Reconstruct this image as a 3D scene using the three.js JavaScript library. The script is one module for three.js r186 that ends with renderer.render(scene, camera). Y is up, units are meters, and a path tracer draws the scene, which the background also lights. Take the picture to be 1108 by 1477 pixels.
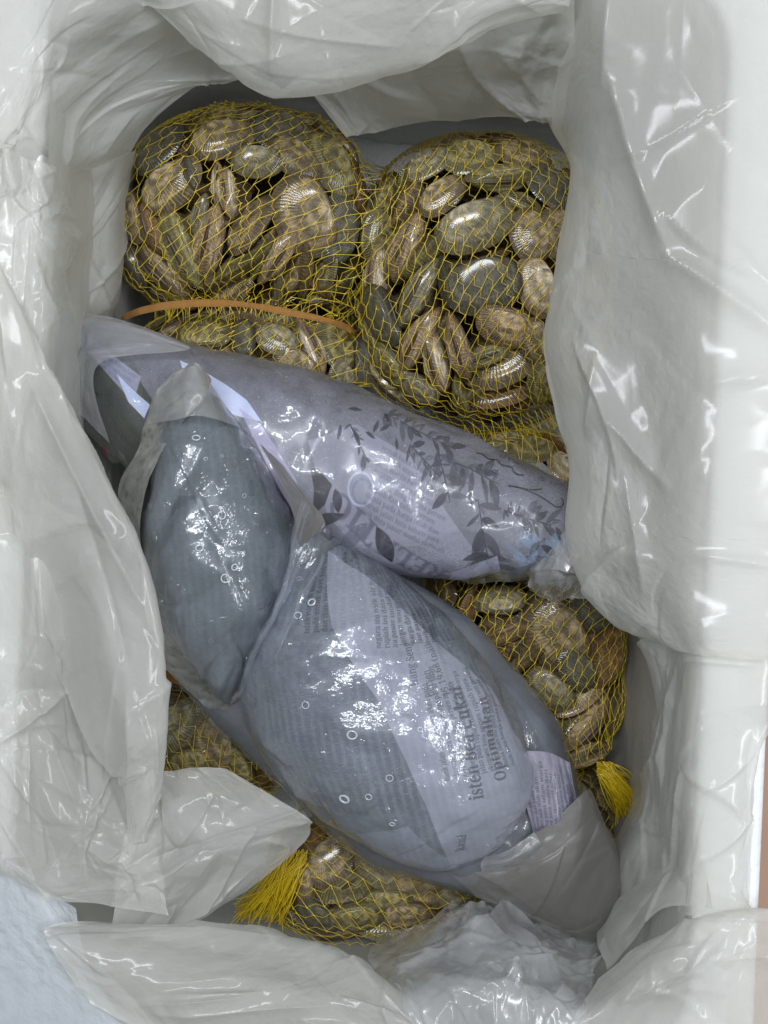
import * as THREE from 'three';
import { mergeGeometries } from 'three/addons/utils/BufferGeometryUtils.js';
import { RectAreaLightUniformsLib } from 'three/addons/lights/RectAreaLightUniformsLib.js';

// ------------------------------------------------------------------ camera, light, exposure
const scene = new THREE.Scene();
const H = 0.6, K = 0.4 / 1108;                 // eye height over the goods (m), metres per photo pixel at the goods
const camera = new THREE.PerspectiveCamera(2 * Math.atan(1477 * K / 2 / H) * 180 / Math.PI, 768 / 1024, 0.02, 20);
camera.position.set(0, H, 0); camera.up.set(0, 0, -1); camera.lookAt(0, 0, 0);
const renderer = new THREE.WebGLRenderer({ antialias: true });
renderer.setSize(768, 1024);
renderer.toneMapping = THREE.LinearToneMapping; renderer.toneMappingExposure = 1.54;
renderer.shadowMap.enabled = true;
scene.background = new THREE.Color().setRGB(0.11, 0.112, 0.11);
RectAreaLightUniformsLib.init();
function ceilingLamp(name, label, x, y, z, w, d, power, turn) {
  const g = new THREE.Group(); g.name = name; scene.add(g);
  g.position.set(x, y, z); g.rotation.y = turn;
  g.userData = { label, category: 'lamp' };
  const body = new THREE.Mesh(new THREE.BoxGeometry(w + 0.06, 0.05, d + 0.06), new THREE.MeshStandardMaterial({ color: 0xdddddd, roughness: 0.6 }));
  body.name = 'lamp_housing'; body.position.y = 0.032; g.add(body);
  const glow = new THREE.Mesh(new THREE.BoxGeometry(w, 0.012, d), new THREE.MeshStandardMaterial({ color: 0xffffff, emissive: 0xf2f8ff, emissiveIntensity: 1.5 }));
  glow.name = 'lamp_diffuser'; g.add(glow);
  const l = new THREE.RectAreaLight(0xf6faff, power, w, d);
  l.position.y = -0.012; l.rotation.x = -Math.PI / 2; g.add(l);
}
ceilingLamp('ceiling_lamp', 'long white tube lamp on the ceiling above the open box', -0.12, 1.55, -0.42, 1.1, 0.14, 25, 0.35);
ceilingLamp('ceiling_lamp_001', 'second white tube lamp on the ceiling right of the box', 1.15, 1.5, 0.25, 0.14, 1.1, 24, 0.1);

// ------------------------------------------------------------------ helpers
let seed = 20240611;
const rnd = () => { seed = (seed * 1664525 + 1013904223) >>> 0; return seed / 4294967296; };
const rr = (a, b) => a + (b - a) * rnd();
const clamp = (x, a, b) => Math.min(b, Math.max(a, x));
const sstep = (a, b, x) => { const t = clamp((x - a) / (b - a), 0, 1); return t * t * (3 - 2 * t); };
const mixn = (a, b, t) => a + (b - a) * t;
const V = (x, y, z) => new THREE.Vector3(x, y, z);
const W = (px, py, h) => { const s = K * (H - h) / H; return V((px - 554) * s, h, (py - 738.5) * s); };
const hash = (i, j, s) => { let n = (Math.imul(i, 374761393) + Math.imul(j, 668265263) + Math.imul(s, 2147483629)) | 0; n = Math.imul(n ^ (n >>> 13), 1274126177); return ((n ^ (n >>> 16)) >>> 0) / 4294967296; };
function vnoise(x, y, s) {
  const i = Math.floor(x), j = Math.floor(y); let u = x - i, v = y - j; u = u * u * (3 - 2 * u); v = v * v * (3 - 2 * v);
  return mixn(mixn(hash(i, j, s), hash(i + 1, j, s), u), mixn(hash(i, j + 1, s), hash(i + 1, j + 1, s), u), v) * 2 - 1;
}
const fbm = (x, y, s, o = 4) => { let a = 0, g = 0.5; for (let k = 0; k < o; k++) { a += g * vnoise(x, y, s + k); x *= 2.03; y *= 2.03; g *= 0.5; } return a; };
function facet(x, y, s) {                      // flat triangular facets with sharp creases
  const sk = (x + y) * 0.366025, X = x + sk, Y = y + sk, i = Math.floor(X), j = Math.floor(Y), u = X - i, v = Y - j;
  const a = hash(i, j, s), c = hash(i + 1, j + 1, s);
  return (u > v ? a * (1 - u) + hash(i + 1, j, s) * (u - v) + c * v : a * (1 - v) + hash(i, j + 1, s) * (v - u) + c * u) * 2 - 1;
}
function crumple(x, y, s, big = 0.004, mid = 0.0014, fine = 0.0003) {
  const wx = x + 0.012 * vnoise(x * 28, y * 28, s + 91), wy = y + 0.012 * vnoise(x * 28, y * 28, s + 97);
  const m = sstep(-0.25, 0.55, vnoise(x * 17, y * 17, s + 5));
  return big * facet(wx * 20, wy * 20, s) + mid * (0.35 + m) * facet(wx * 52 + wy * 20, wy * 44, s + 11) + fine * (0.2 + 1.6 * m) * facet(wx * 130, wy * 150, s + 23);
}
const cr = (a, b, c, d, t) => 0.5 * (2 * b + (c - a) * t + (2 * a - 5 * b + 4 * c - d) * t * t + (3 * b - a - 3 * c + d) * t * t * t);
function along(list, t) {                      // Catmull-Rom through arrays of numbers
  const n = list.length - 1, f = clamp(t, 0, 1) * n, i = Math.min(n - 1, Math.floor(f)), u = f - i;
  const A = list[Math.max(0, i - 1)], B = list[i], C = list[i + 1], D = list[Math.min(n, i + 2)];
  return B.map((_, k) => cr(A[k], B[k], C[k], D[k], u));
}
function gridGeometry(P, nu, nv, uv) {
  const pos = new Float32Array(P.length * 3), id = [];
  P.forEach((p, i) => { pos[3 * i] = p.x; pos[3 * i + 1] = p.y; pos[3 * i + 2] = p.z; });
  for (let i = 0; i < nu; i++) for (let j = 0; j < nv; j++) { const a = i * (nv + 1) + j, b = a + nv + 1; id.push(a, b, a + 1, a + 1, b, b + 1); }
  const g = new THREE.BufferGeometry();
  g.setAttribute('position', new THREE.BufferAttribute(pos, 3));
  g.setAttribute('uv', new THREE.BufferAttribute(new Float32Array(uv), 2));
  g.setIndex(id); g.computeVertexNormals(); return g;
}
function displace(g, f) {
  const p = g.attributes.position, n = g.attributes.normal, q = g.attributes.uv;
  for (let i = 0; i < p.count; i++) {
    const d = f(q.getX(i), q.getY(i), p.getX(i), p.getY(i), p.getZ(i));
    p.setXYZ(i, p.getX(i) + d * n.getX(i), p.getY(i) + d * n.getY(i), p.getZ(i) + d * n.getZ(i));
  }
  g.computeVertexNormals(); return g;
}
// a sheet of film through rows of [photo x, photo y, height]; uv in metres
function creases(n, lu, lv, sd) {              // straight sharp folds, steeper on one side
  const L = []; for (let k = 0; k < n; k++) {
    const h = q => hash(k, q, sd + 300), a = h(1) * Math.PI * 2, len = 0.02 + 0.08 * h(2) * h(2) + 0.02 * h(3);
    L.push([h(4) * lu, h(5) * lv, Math.cos(a), Math.sin(a), len, (h(6) - 0.35) * 0.0036, 0.0007 + 0.002 * h(7) * h(7), 0.003 + 0.012 * h(8)]);
  }
  return (u, v) => { let r = 0; for (const [x, y, c, q, len, amp, w1, w2] of L) { const s = (u - x) * c + (v - y) * q; if (s < 0 || s > len) continue; const d = -(u - x) * q + (v - y) * c; r += amp * Math.exp(d > 0 ? -d / w1 : d / w2) * Math.min(1, 4 * (s / len) * (1 - s / len) * 1.3); } return r; };
}
function loft(rows, { nu = 120, nv = 120, seed: sd = 1, big, mid, fine, extra, folds } = {}) {
  const P = [], uv = [];
  const smooth = rows.map(r => { const q = []; for (let j = 0; j <= nv; j++) q.push(along(r, j / nv)); return q; });
  const cols = []; for (let j = 0; j <= nv; j++) cols.push(smooth.map(q => q[j]));
  for (let i = 0; i <= nu; i++) for (let j = 0; j <= nv; j++) { const c = along(cols[j], i / nu); P.push(W(c[0], c[1], c[2])); }
  const mu = Math.round(nu / 2), mv = Math.round(nv / 2), at = (i, j) => P[i * (nv + 1) + j];
  let lu = 0, lv = 0; for (let i = 0; i < nu; i++) lu += at(i, mv).distanceTo(at(i + 1, mv)); for (let j = 0; j < nv; j++) lv += at(mu, j).distanceTo(at(mu, j + 1));
  for (let i = 0; i <= nu; i++) for (let j = 0; j <= nv; j++) uv.push(lu * i / nu, lv * j / nv);
  const g = gridGeometry(P, nu, nv, uv), cre = creases(folds ?? Math.round(lu * lv * 2600), lu, lv, sd);
  return displace(g, (u, v, x, y, z) => cre(u, v) + crumple(u + sd * 3.1, v + sd * 1.7, sd, big, mid, fine) + (extra ? extra(u, v, x, y, z) : 0));
}
// a closed roll; rows: [Rx, Ry, Lx, Ly, top, base]; uv = unrolled sheet, in metres
function roll(rows, { nu = 110, nv = 110, pow = 0.85, below = 0.5, f } = {}) {
  const P = [], uv = []; let s = 0, prev = null;
  for (let i = 0; i <= nu; i++) {
    const r = along(rows, i / nu), R = W(r[0], r[1], r[5]), L = W(r[2], r[3], r[5]);
    const mid = R.clone().add(L).multiplyScalar(0.5), a = R.clone().sub(L).multiplyScalar(0.5), hgt = Math.max(0.001, r[4] - r[5]);
    if (prev) s += mid.distanceTo(prev); prev = mid;
    const ring = [];
    for (let j = 0; j <= nv; j++) {
      const th = -Math.PI / 2 + 2 * Math.PI * j / nv, c = Math.cos(th), q = Math.sin(th);
      const up = q > 0 ? hgt * Math.pow(q, pow) : -hgt * below * Math.pow(-q, pow);
      ring.push(mid.clone().addScaledVector(a, Math.sign(c) * Math.pow(Math.abs(c), pow)).add(V(0, up, 0)));
    }
    let len = 0; const arc = [0]; for (let j = 1; j <= nv; j++) arc.push(len += ring[j].distanceTo(ring[j - 1]));
    const top = arc[nv / 2];
    ring.forEach((p, j) => { P.push(p); uv.push(s, top - arc[j]); });     // v > 0 towards the R side
  }
  const g = gridGeometry(P, nu, nv, uv);
  return f ? displace(g, f) : g;
}
function tubeInto(out, pts, r, sides = 5, flat = 1) {
  const base = out.pos.length / 3, n = pts.length, up = V(0.31, 0.9, 0.17).normalize();
  for (let i = 0; i < n; i++) {
    const t = pts[Math.min(n - 1, i + 1)].clone().sub(pts[Math.max(0, i - 1)]).normalize();
    const a = t.clone().cross(up); if (a.lengthSq() < 1e-6) a.set(1, 0, 0); a.normalize(); const b = a.clone().cross(t).normalize();
    const rad = typeof r === 'function' ? r(i / (n - 1)) : r;
    for (let k = 0; k < sides; k++) {
      const c = Math.cos(2 * Math.PI * k / sides), q = Math.sin(2 * Math.PI * k / sides);
      const nn = a.clone().multiplyScalar(c).addScaledVector(b, q), p = pts[i].clone().addScaledVector(a, c * rad).addScaledVector(b, q * rad * flat);
      out.pos.push(p.x, p.y, p.z); out.nor.push(nn.x, nn.y, nn.z);
    }
  }
  for (let i = 0; i < n - 1; i++) for (let k = 0; k < sides; k++) {
    const a = base + i * sides + k, b = base + i * sides + (k + 1) % sides; out.id.push(a, a + sides, b, b, a + sides, b + sides);
  }
}
const buf = () => ({ pos: [], nor: [], id: [] });
function fromBuf(o) {
  const g = new THREE.BufferGeometry();
  g.setAttribute('position', new THREE.Float32BufferAttribute(o.pos, 3)); g.setAttribute('normal', new THREE.Float32BufferAttribute(o.nor, 3));
  g.setIndex(o.id); return g;
}
const used = {};
const numbered = n => { const k = used[n] = (used[n] ?? -1) + 1; return k ? `${n}_${String(k).padStart(3, '0')}` : n; };
function thing(name, label, category, group) {
  const o = new THREE.Group(); o.name = numbered(name); o.userData = { label, category }; if (group) o.userData.group = group; scene.add(o); return o;
}
function part(name, geo, mat, parent, label) {
  const m = new THREE.Mesh(geo, mat); m.name = name; m.castShadow = m.receiveShadow = true; if (label) m.userData.label = label; parent.add(m); return m;
}
const rgb = (r, g, b) => new THREE.Color().setRGB(r, g, b);
function canvasTex(w, h, draw, wpx = true) {
  const c = document.createElement('canvas'); c.width = w; c.height = h; draw(c.getContext('2d'), w, h);
  const t = new THREE.CanvasTexture(c); t.colorSpace = THREE.SRGBColorSpace; t.wrapS = t.wrapT = THREE.ClampToEdgeWrapping; return t;
}
function dataTex(w, h, f, srgb) {
  const d = new Uint8Array(w * h * 4);
  for (let j = 0; j < h; j++) for (let i = 0; i < w; i++) { const c = f(i / w, j / h), o = 4 * (j * w + i); d[o] = clamp(c[0], 0, 255); d[o + 1] = clamp(c[1], 0, 255); d[o + 2] = clamp(c[2], 0, 255); d[o + 3] = 255; }
  const t = new THREE.DataTexture(d, w, h); t.magFilter = t.minFilter = THREE.LinearFilter; t.wrapS = t.wrapT = THREE.RepeatWrapping; if (srgb) t.colorSpace = THREE.SRGBColorSpace; t.needsUpdate = true; return t;
}
const grey = f => (u, v) => { const x = 255 * f(u, v); return [x, x, x]; };

// ------------------------------------------------------------------ floor and foam box
const RIM = 0.085, FLOOR = -0.135, TURN = 0.044;
{
  const m = new THREE.Mesh(new THREE.BoxGeometry(3, 0.02, 3), new THREE.MeshStandardMaterial({ color: rgb(0.58, 0.36, 0.25), roughness: 0.5,
    map: dataTex(256, 256, (u, v) => { const n = 225 + 22 * fbm(u * 16, v * 16, 3); return [n, n, n]; }, true) }));
  m.name = 'floor'; m.position.y = FLOOR - 0.045; m.userData = { kind: 'structure', label: 'pinkish brown floor showing beyond the foam box', category: 'floor' }; m.receiveShadow = true; scene.add(m);
}
const foamBump = dataTex(512, 512, grey((u, v) => {
  const s = 60; let best = 9; const x = u * s, y = v * s, i = Math.floor(x), j = Math.floor(y);
  for (let a = -1; a < 2; a++) for (let b = -1; b < 2; b++) { const ii = (i + a + s) % s, jj = (j + b + s) % s, dx = i + a + hash(ii, jj, 7) - x, dy = j + b + hash(ii, jj, 8) - y; best = Math.min(best, dx * dx + dy * dy); }
  return 1 - Math.min(1, best);
}));
foamBump.repeat.set(5, 5);
const foamMat = new THREE.MeshStandardMaterial({ color: rgb(0.8, 0.82, 0.84), roughness: 0.75, bumpMap: foamBump, bumpScale: 0.0005 });
const BX0 = -0.16, BX1 = 0.146, BZ0 = -0.25, BZ1 = 0.245, WALL = 0.03;
function rrect(S, x0, y0, x1, y1, r) {
  S.moveTo(x0 + r, y0); S.lineTo(x1 - r, y0); S.absarc(x1 - r, y0 + r, r, -Math.PI / 2, 0); S.lineTo(x1, y1 - r); S.absarc(x1 - r, y1 - r, r, 0, Math.PI / 2);
  S.lineTo(x0 + 0.1, y1); S.absarc(x0 + 0.1, y1 - 0.1, 0.1, Math.PI / 2, Math.PI); S.lineTo(x0, y0 + r); S.absarc(x0 + r, y0 + r, r, Math.PI, 1.5 * Math.PI); return S;
}
{
  const t = thing('foam_box', 'white foam cooler box with thick walls around the plastic liner', 'box');
  t.rotation.y = -TURN;
  const S = rrect(new THREE.Shape(), BX0 - WALL, BZ0 - WALL, BX1 + WALL, BZ1 + WALL + 0.02, 0.03);
  S.holes.push(rrect(new THREE.Path(), BX0, BZ0, BX1, BZ1, 0.042));
  const g = new THREE.ExtrudeGeometry(S, { depth: RIM - FLOOR - 0.004, bevelEnabled: true, bevelSize: 0.004, bevelThickness: 0.004, bevelOffset: -0.004, bevelSegments: 4, curveSegments: 16 });
  g.rotateX(Math.PI / 2); g.translate(0, RIM - 0.004, 0);
  part('wall', g, foamMat, t);
  const b = new THREE.BoxGeometry(BX1 - BX0 + 0.01, 0.03, BZ1 - BZ0 + 0.01); b.translate((BX0 + BX1) / 2, FLOOR - 0.015, (BZ0 + BZ1) / 2);
  part('base', b, foamMat, t);
}

// ------------------------------------------------------------------ film materials
const filmNoise = dataTex(512, 512, grey((u, v) => 0.5 + 0.5 * fbm(u * 24, v * 24, 41, 5)));
filmNoise.repeat.set(9, 9);
const liner = new THREE.MeshPhysicalMaterial({ color: rgb(0.88, 0.88, 0.845), roughness: 0.66, transmission: 0.72, thickness: 0, ior: 1.45, clearcoat: 1, clearcoatRoughness: 0.14, side: THREE.DoubleSide, bumpMap: filmNoise, bumpScale: 0.0006 });
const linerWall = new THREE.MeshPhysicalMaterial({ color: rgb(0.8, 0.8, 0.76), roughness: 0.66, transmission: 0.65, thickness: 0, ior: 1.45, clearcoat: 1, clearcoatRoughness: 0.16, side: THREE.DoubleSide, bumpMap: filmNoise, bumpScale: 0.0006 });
const beads = dataTex(1024, 1024, grey((u, v) => {
  const s = 90; let best = 0; const x = u * s, y = v * s, i = Math.floor(x), j = Math.floor(y);
  for (let a = -1; a < 2; a++) for (let b = -1; b < 2; b++) { const ii = (i + a + s) % s, jj = (j + b + s) % s; const h = hash(ii, jj, 19); if (h < 0.45) continue; const dx = i + a + hash(ii, jj, 17) - x, dy = j + b + hash(ii, jj, 18) - y; best = Math.max(best, Math.sqrt(Math.max(0, 0.5 * h * h - dx * dx - dy * dy * 1.3))); }
  return 0.15 * (0.5 + 0.5 * fbm(u * 10, v * 10, 3)) + 0.85 * Math.min(1, best * 1.2);
}));
beads.repeat.set(8, 8);
const clearFilm = new THREE.MeshPhysicalMaterial({ color: rgb(0.97, 0.98, 1), roughness: 0.1, transmission: 0.96, thickness: 0, ior: 1.45, side: THREE.DoubleSide, bumpMap: beads, bumpScale: 0.0005 });
const wetFilm = new THREE.MeshPhysicalMaterial({ color: rgb(0.95, 0.97, 1), roughness: 0.15, transmission: 0.95, thickness: 0, ior: 1.56, side: THREE.DoubleSide, bumpMap: filmNoise, bumpScale: 0.0008 });
const milkyFilm = new THREE.MeshPhysicalMaterial({ color: rgb(0.8, 0.81, 0.82), roughness: 0.3, transmission: 0.8, thickness: 0, ior: 1.5, clearcoat: 1, clearcoatRoughness: 0.1, side: THREE.DoubleSide, bumpMap: filmNoise, bumpScale: 0.0008 });
const crinkled = new THREE.MeshPhysicalMaterial({ color: rgb(0.94, 0.95, 0.96), roughness: 0.22, transmission: 0.8, thickness: 0, ior: 1.6, clearcoat: 1, clearcoatRoughness: 0.08, side: THREE.DoubleSide });
const tiedFilm = crinkled.clone(); tiedFilm.transmission = 0.72;
const greyFilm = new THREE.MeshPhysicalMaterial({ color: rgb(0.26, 0.25, 0.235), roughness: 0.5, transmission: 0.5, thickness: 0, ior: 1.45, clearcoat: 0.6, clearcoatRoughness: 0.18, side: THREE.DoubleSide, bumpMap: filmNoise, bumpScale: 0.0005 });

// ------------------------------------------------------------------ liner bag
const bag = thing('liner_bag', 'crumpled translucent white plastic bag lining the foam box and folded over its rim', 'plastic bag');
{ // the part of the bag against the inner walls
  const P = [], uv = [], nu = 240, nv = 60, path = rrect(new THREE.Path(), BX0 + 0.006, BZ0 + 0.006, BX1 - 0.006, BZ1 - 0.006, 0.04);
  const pts = path.getSpacedPoints(nu), c = Math.cos(-TURN), s = Math.sin(-TURN);
  for (let i = 0; i <= nu; i++) for (let j = 0; j <= nv; j++) {
    const f = j / nv, sc = 1 - 0.04 * (1 - f), x = pts[i].x * sc, z = pts[i].y * sc;
    P.push(V(x * c + z * s, mixn(FLOOR + 0.004, RIM + 0.004, f), -x * s + z * c)); uv.push(1.36 * i / nu, 0.22 * f);
  }
  const g = gridGeometry(P, nu, nv, uv);
  displace(g, (u, v) => -Math.abs(crumple(u, v, 77, 0.004, 0.0012, 0.0002)));
  part('wall_lining', g, linerWall, bag);
}
const flap = (rows, o, mat = liner) => part('flap', loft(rows, o), mat, bag);
// right sheet draped over the right rim
const ridge = (x0, y0, x1, y1, w, a) => { const A = W(x0, y0, 0.08), B = W(x1, y1, 0.08), L = A.distanceTo(B), dx = (B.x - A.x) / L, dz = (B.z - A.z) / L;
  return (x, z) => { const s = (x - A.x) * dx + (z - A.z) * dz, d = -(x - A.x) * dz + (z - A.z) * dx; return a * Math.exp(-Math.abs(d) / w) * sstep(-0.01, 0.015, s) * (1 - sstep(L - 0.02, L + 0.01, s)); }; };
const rd = [ridge(872, 0, 862, 130, 0.004, 0.006), ridge(868, 130, 955, 380, 0.005, 0.006), ridge(955, 380, 1110, 490, 0.004, 0.006), ridge(870, 590, 960, 700, 0.004, 0.006), ridge(905, 690, 930, 860, 0.004, 0.003), ridge(1000, 800, 1110, 815, 0.003, 0.004), ridge(1000, 560, 1110, 545, 0.006, 0.005)];
flap([
  [[812, -70, 0.0], [797, -70, 0.03], [862, -70, 0.095], [960, -70, 0.1], [1060, -70, 0.098], [1260, -70, 0.09]],
  [[810, 60, 0.0], [796, 60, 0.03], [860, 60, 0.095], [960, 60, 0.1], [1060, 60, 0.096], [1260, 60, 0.09]],
  [[805, 170, 0.0], [794, 165, 0.02], [850, 130, 0.088], [950, 150, 0.098], [1060, 160, 0.096], [1260, 160, 0.09]],
  [[850, 250, 0.01], [826, 245, 0.03], [836, 240, 0.075], [940, 270, 0.092], [1050, 280, 0.097], [1260, 280, 0.09]],
  [[840, 380, 0.02], [802, 380, 0.045], [830, 380, 0.07], [930, 390, 0.088], [1050, 390, 0.096], [1260, 390, 0.09]],
  [[830, 500, 0.02], [783, 500, 0.045], [820, 500, 0.066], [920, 500, 0.078], [1040, 500, 0.094], [1260, 500, 0.09]],
  [[850, 590, 0.02], [806, 590, 0.045], [850, 600, 0.068], [930, 610, 0.078], [1040, 610, 0.094], [1260, 610, 0.09]],
  [[870, 680, 0.03], [827, 670, 0.05], [860, 690, 0.07], [930, 710, 0.078], [1040, 710, 0.094], [1260, 710, 0.09]],
  [[875, 780, 0.03], [822, 770, 0.052], [860, 780, 0.07], [930, 790, 0.08], [1040, 800, 0.094], [1260, 800, 0.09]],
  [[900, 850, 0.03], [845, 850, 0.05], [880, 850, 0.066], [940, 850, 0.08], [1040, 860, 0.094], [1260, 860, 0.09]],
  [[930, 880, 0.03], [885, 900, 0.05], [920, 900, 0.07], [970, 905, 0.082], [1040, 910, 0.096], [1260, 915, 0.092]],
  [[950, 890, 0.03], [915, 915, 0.055], [950, 930, 0.072], [990, 940, 0.085], [1045, 948, 0.096], [1260, 965, 0.093]],
], { nu: 220, nv: 190, seed: 3, big: 0.0022, mid: 0.0005, fine: 0.00012, folds: 34, extra: (u, v, x, y, z) => rd.reduce((a, f) => a + f(x, z), 0) });
// fold hanging from the top edge, with its pointed tip
const rt = [ridge(405, -10, 397, 120, 0.003, 0.005), ridge(365, 60, 395, 70, 0.003, 0.003), ridge(640, -20, 650, 60, 0.005, 0.003)];
flap([
  [[90, -90, 0.1], [240, -90, 0.103], [400, -90, 0.105], [560, -90, 0.104], [700, -90, 0.102], [840, -90, 0.1]],
  [[120, -40, 0.098], [260, -30, 0.102], [400, -20, 0.104], [560, -20, 0.103], [700, -30, 0.1], [830, -30, 0.098]],
  [[160, -18, 0.09], [270, 20, 0.096], [398, 50, 0.1], [540, 40, 0.096], [680, 20, 0.094], [820, 0, 0.09]],
  [[190, -4, 0.08], [300, 74, 0.084], [396, 124, 0.085], [545, 103, 0.08], [640, 72, 0.08], [810, 20, 0.08]],
  [[195, -10, 0.06], [310, 60, 0.055], [400, 105, 0.05], [545, 85, 0.05], [640, 55, 0.055], [810, 0, 0.06]],
], { nu: 150, nv: 240, seed: 8, big: 0.003, mid: 0.001, fine: 0.00025, extra: (u, v, x, y, z) => rt.reduce((a, f) => a + f(x, z), 0) });
// second fold behind it on the back wall
flap([
  [[300, -20, 0.085], [560, -20, 0.088], [680, -20, 0.09], [830, -20, 0.085]],
  [[330, 60, 0.06], [560, 60, 0.065], [680, 60, 0.072], [830, 60, 0.07]],
  [[428, 116, 0.03], [540, 125, 0.03], [690, 125, 0.04], [820, 120, 0.04]],
  [[498, 194, 0.0], [570, 188, -0.005], [745, 172, 0.02], [810, 182, 0.02]],
], { nu: 90, nv: 120, seed: 12, big: 0.004, mid: 0.001, fine: 0.0002 }, linerWall);
// sheet over the left top corner, running down the left wall
flap([
  [[-80, -80, 0.101], [60, -80, 0.1], [160, -80, 0.1], [330, -80, 0.09], [420, -60, 0.06]],
  [[-80, 30, 0.101], [40, 30, 0.1], [112, 25, 0.097], [270, 20, 0.075], [420, 60, 0.035]],
  [[-80, 110, 0.101], [30, 110, 0.1], [95, 90, 0.085], [210, 90, 0.06], [330, 118, 0.03]],
  [[-80, 190, 0.101], [10, 190, 0.101], [50, 160, 0.092], [130, 165, 0.06], [288, 124, 0.035]],
  [[-80, 250, 0.101], [0, 240, 0.101], [18, 215, 0.1], [110, 225, 0.055], [212, 182, 0.03]],
  [[-80, 300, 0.101], [0, 285, 0.101], [30, 270, 0.1], [70, 262, 0.05], [185, 215, 0.02]],
], { nu: 150, nv: 170, seed: 15, big: 0.004, mid: 0.0014, fine: 0.0003 });
flap([
  [[-80, 180, 0.096], [0, 200, 0.1], [30, 225, 0.098], [70, 240, 0.09], [120, 240, 0.035], [186, 222, 0.012], [206, 215, -0.04]],
  [[-80, 260, 0.096], [0, 270, 0.1], [38, 290, 0.098], [76, 300, 0.09], [125, 300, 0.03], [178, 270, 0.006], [192, 270, -0.05]],
  [[-80, 340, 0.096], [0, 350, 0.1], [36, 350, 0.098], [72, 350, 0.09], [120, 360, 0.03], [170, 350, 0.002], [184, 350, -0.05]],
  [[-80, 430, 0.096], [0, 430, 0.098], [34, 430, 0.096], [68, 430, 0.09], [110, 430, 0.03], [160, 430, 0.0], [176, 430, -0.05]],
  [[-80, 540, 0.094], [0, 540, 0.094], [34, 520, 0.094], [66, 510, 0.086], [100, 510, 0.025], [135, 500, -0.01], [150, 500, -0.05]],
  [[-80, 780, 0.092], [0, 780, 0.092], [34, 770, 0.09], [66, 750, 0.07], [110, 740, 0.02], [160, 730, -0.01], [175, 730, -0.05]],
], { nu: 140, nv: 140, seed: 19, big: 0.0032, mid: 0.001, fine: 0.0002 });
// long twisted strip down the left side
const rs = [ridge(70, 560, 210, 860, 0.004, 0.005), ridge(130, 690, 200, 960, 0.004, -0.003), ridge(195, 1000, 200, 1190, 0.004, 0.004)];
flap([
  [[-70, 480, 0.104], [-40, 420, 0.107], [-10, 370, 0.108], [5, 400, 0.104]],
  [[-40, 640, 0.102], [0, 560, 0.108], [50, 500, 0.106], [62, 530, 0.094]],
  [[0, 700, 0.1], [40, 640, 0.108], [92, 585, 0.104], [100, 615, 0.09]],
  [[35, 775, 0.1], [100, 730, 0.106], [168, 725, 0.1], [165, 760, 0.085]],
  [[62, 875, 0.082], [130, 840, 0.1], [208, 825, 0.095], [200, 850, 0.08]],
  [[92, 990, 0.08], [160, 960, 0.098], [230, 945, 0.092], [220, 960, 0.08]],
  [[135, 1085, 0.078], [185, 1070, 0.094], [236, 1050, 0.088], [225, 1060, 0.075]],
  [[180, 1130, 0.075], [205, 1130, 0.086], [228, 1130, 0.082], [218, 1135, 0.07]],
  [[186, 1210, 0.07], [196, 1216, 0.076], [208, 1214, 0.076], [202, 1220, 0.066]],
], { nu: 200, nv: 90, seed: 23, big: 0.0022, mid: 0.0008, fine: 0.0002, extra: (u, v, x, y, z) => rs.reduce((a, f) => a + f(x, z), 0) });
// crumpled film over the lower left rim
const rl = [ridge(58, 1060, 60, 1165, 0.0012, 0.003), ridge(60, 1175, 165, 1200, 0.0014, 0.003), ridge(110, 1000, 0, 1075, 0.0016, 0.004), ridge(170, 1090, 130, 1180, 0.001, 0.003)];
flap([
  [[-80, 660, 0.101], [0, 690, 0.101], [80, 720, 0.096], [160, 800, 0.045], [230, 900, 0.02]],
  [[-80, 780, 0.101], [0, 800, 0.101], [74, 860, 0.098], [150, 900, 0.05], [235, 960, 0.02]],
  [[-80, 900, 0.101], [0, 940, 0.101], [74, 960, 0.096], [150, 1000, 0.06], [232, 1040, 0.03]],
  [[-80, 1020, 0.101], [0, 1040, 0.101], [60, 1060, 0.09], [150, 1090, 0.072], [236, 1115, 0.045]],
  [[-80, 1130, 0.101], [0, 1150, 0.101], [60, 1170, 0.094], [150, 1200, 0.08], [215, 1210, 0.06]],
  [[-80, 1220, 0.101], [0, 1225, 0.101], [70, 1245, 0.095], [150, 1250, 0.086], [230, 1260, 0.07]],
  [[-80, 1255, 0.101], [0, 1262, 0.101], [70, 1292, 0.096], [160, 1306, 0.09], [240, 1320, 0.07]],
], { nu: 230, nv: 200, seed: 29, big: 0.009, mid: 0.0036, fine: 0.0006, folds: 110, extra: (u, v, x, y, z) => rl.reduce((a, f) => a + f(x, z), 0) });
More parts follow.
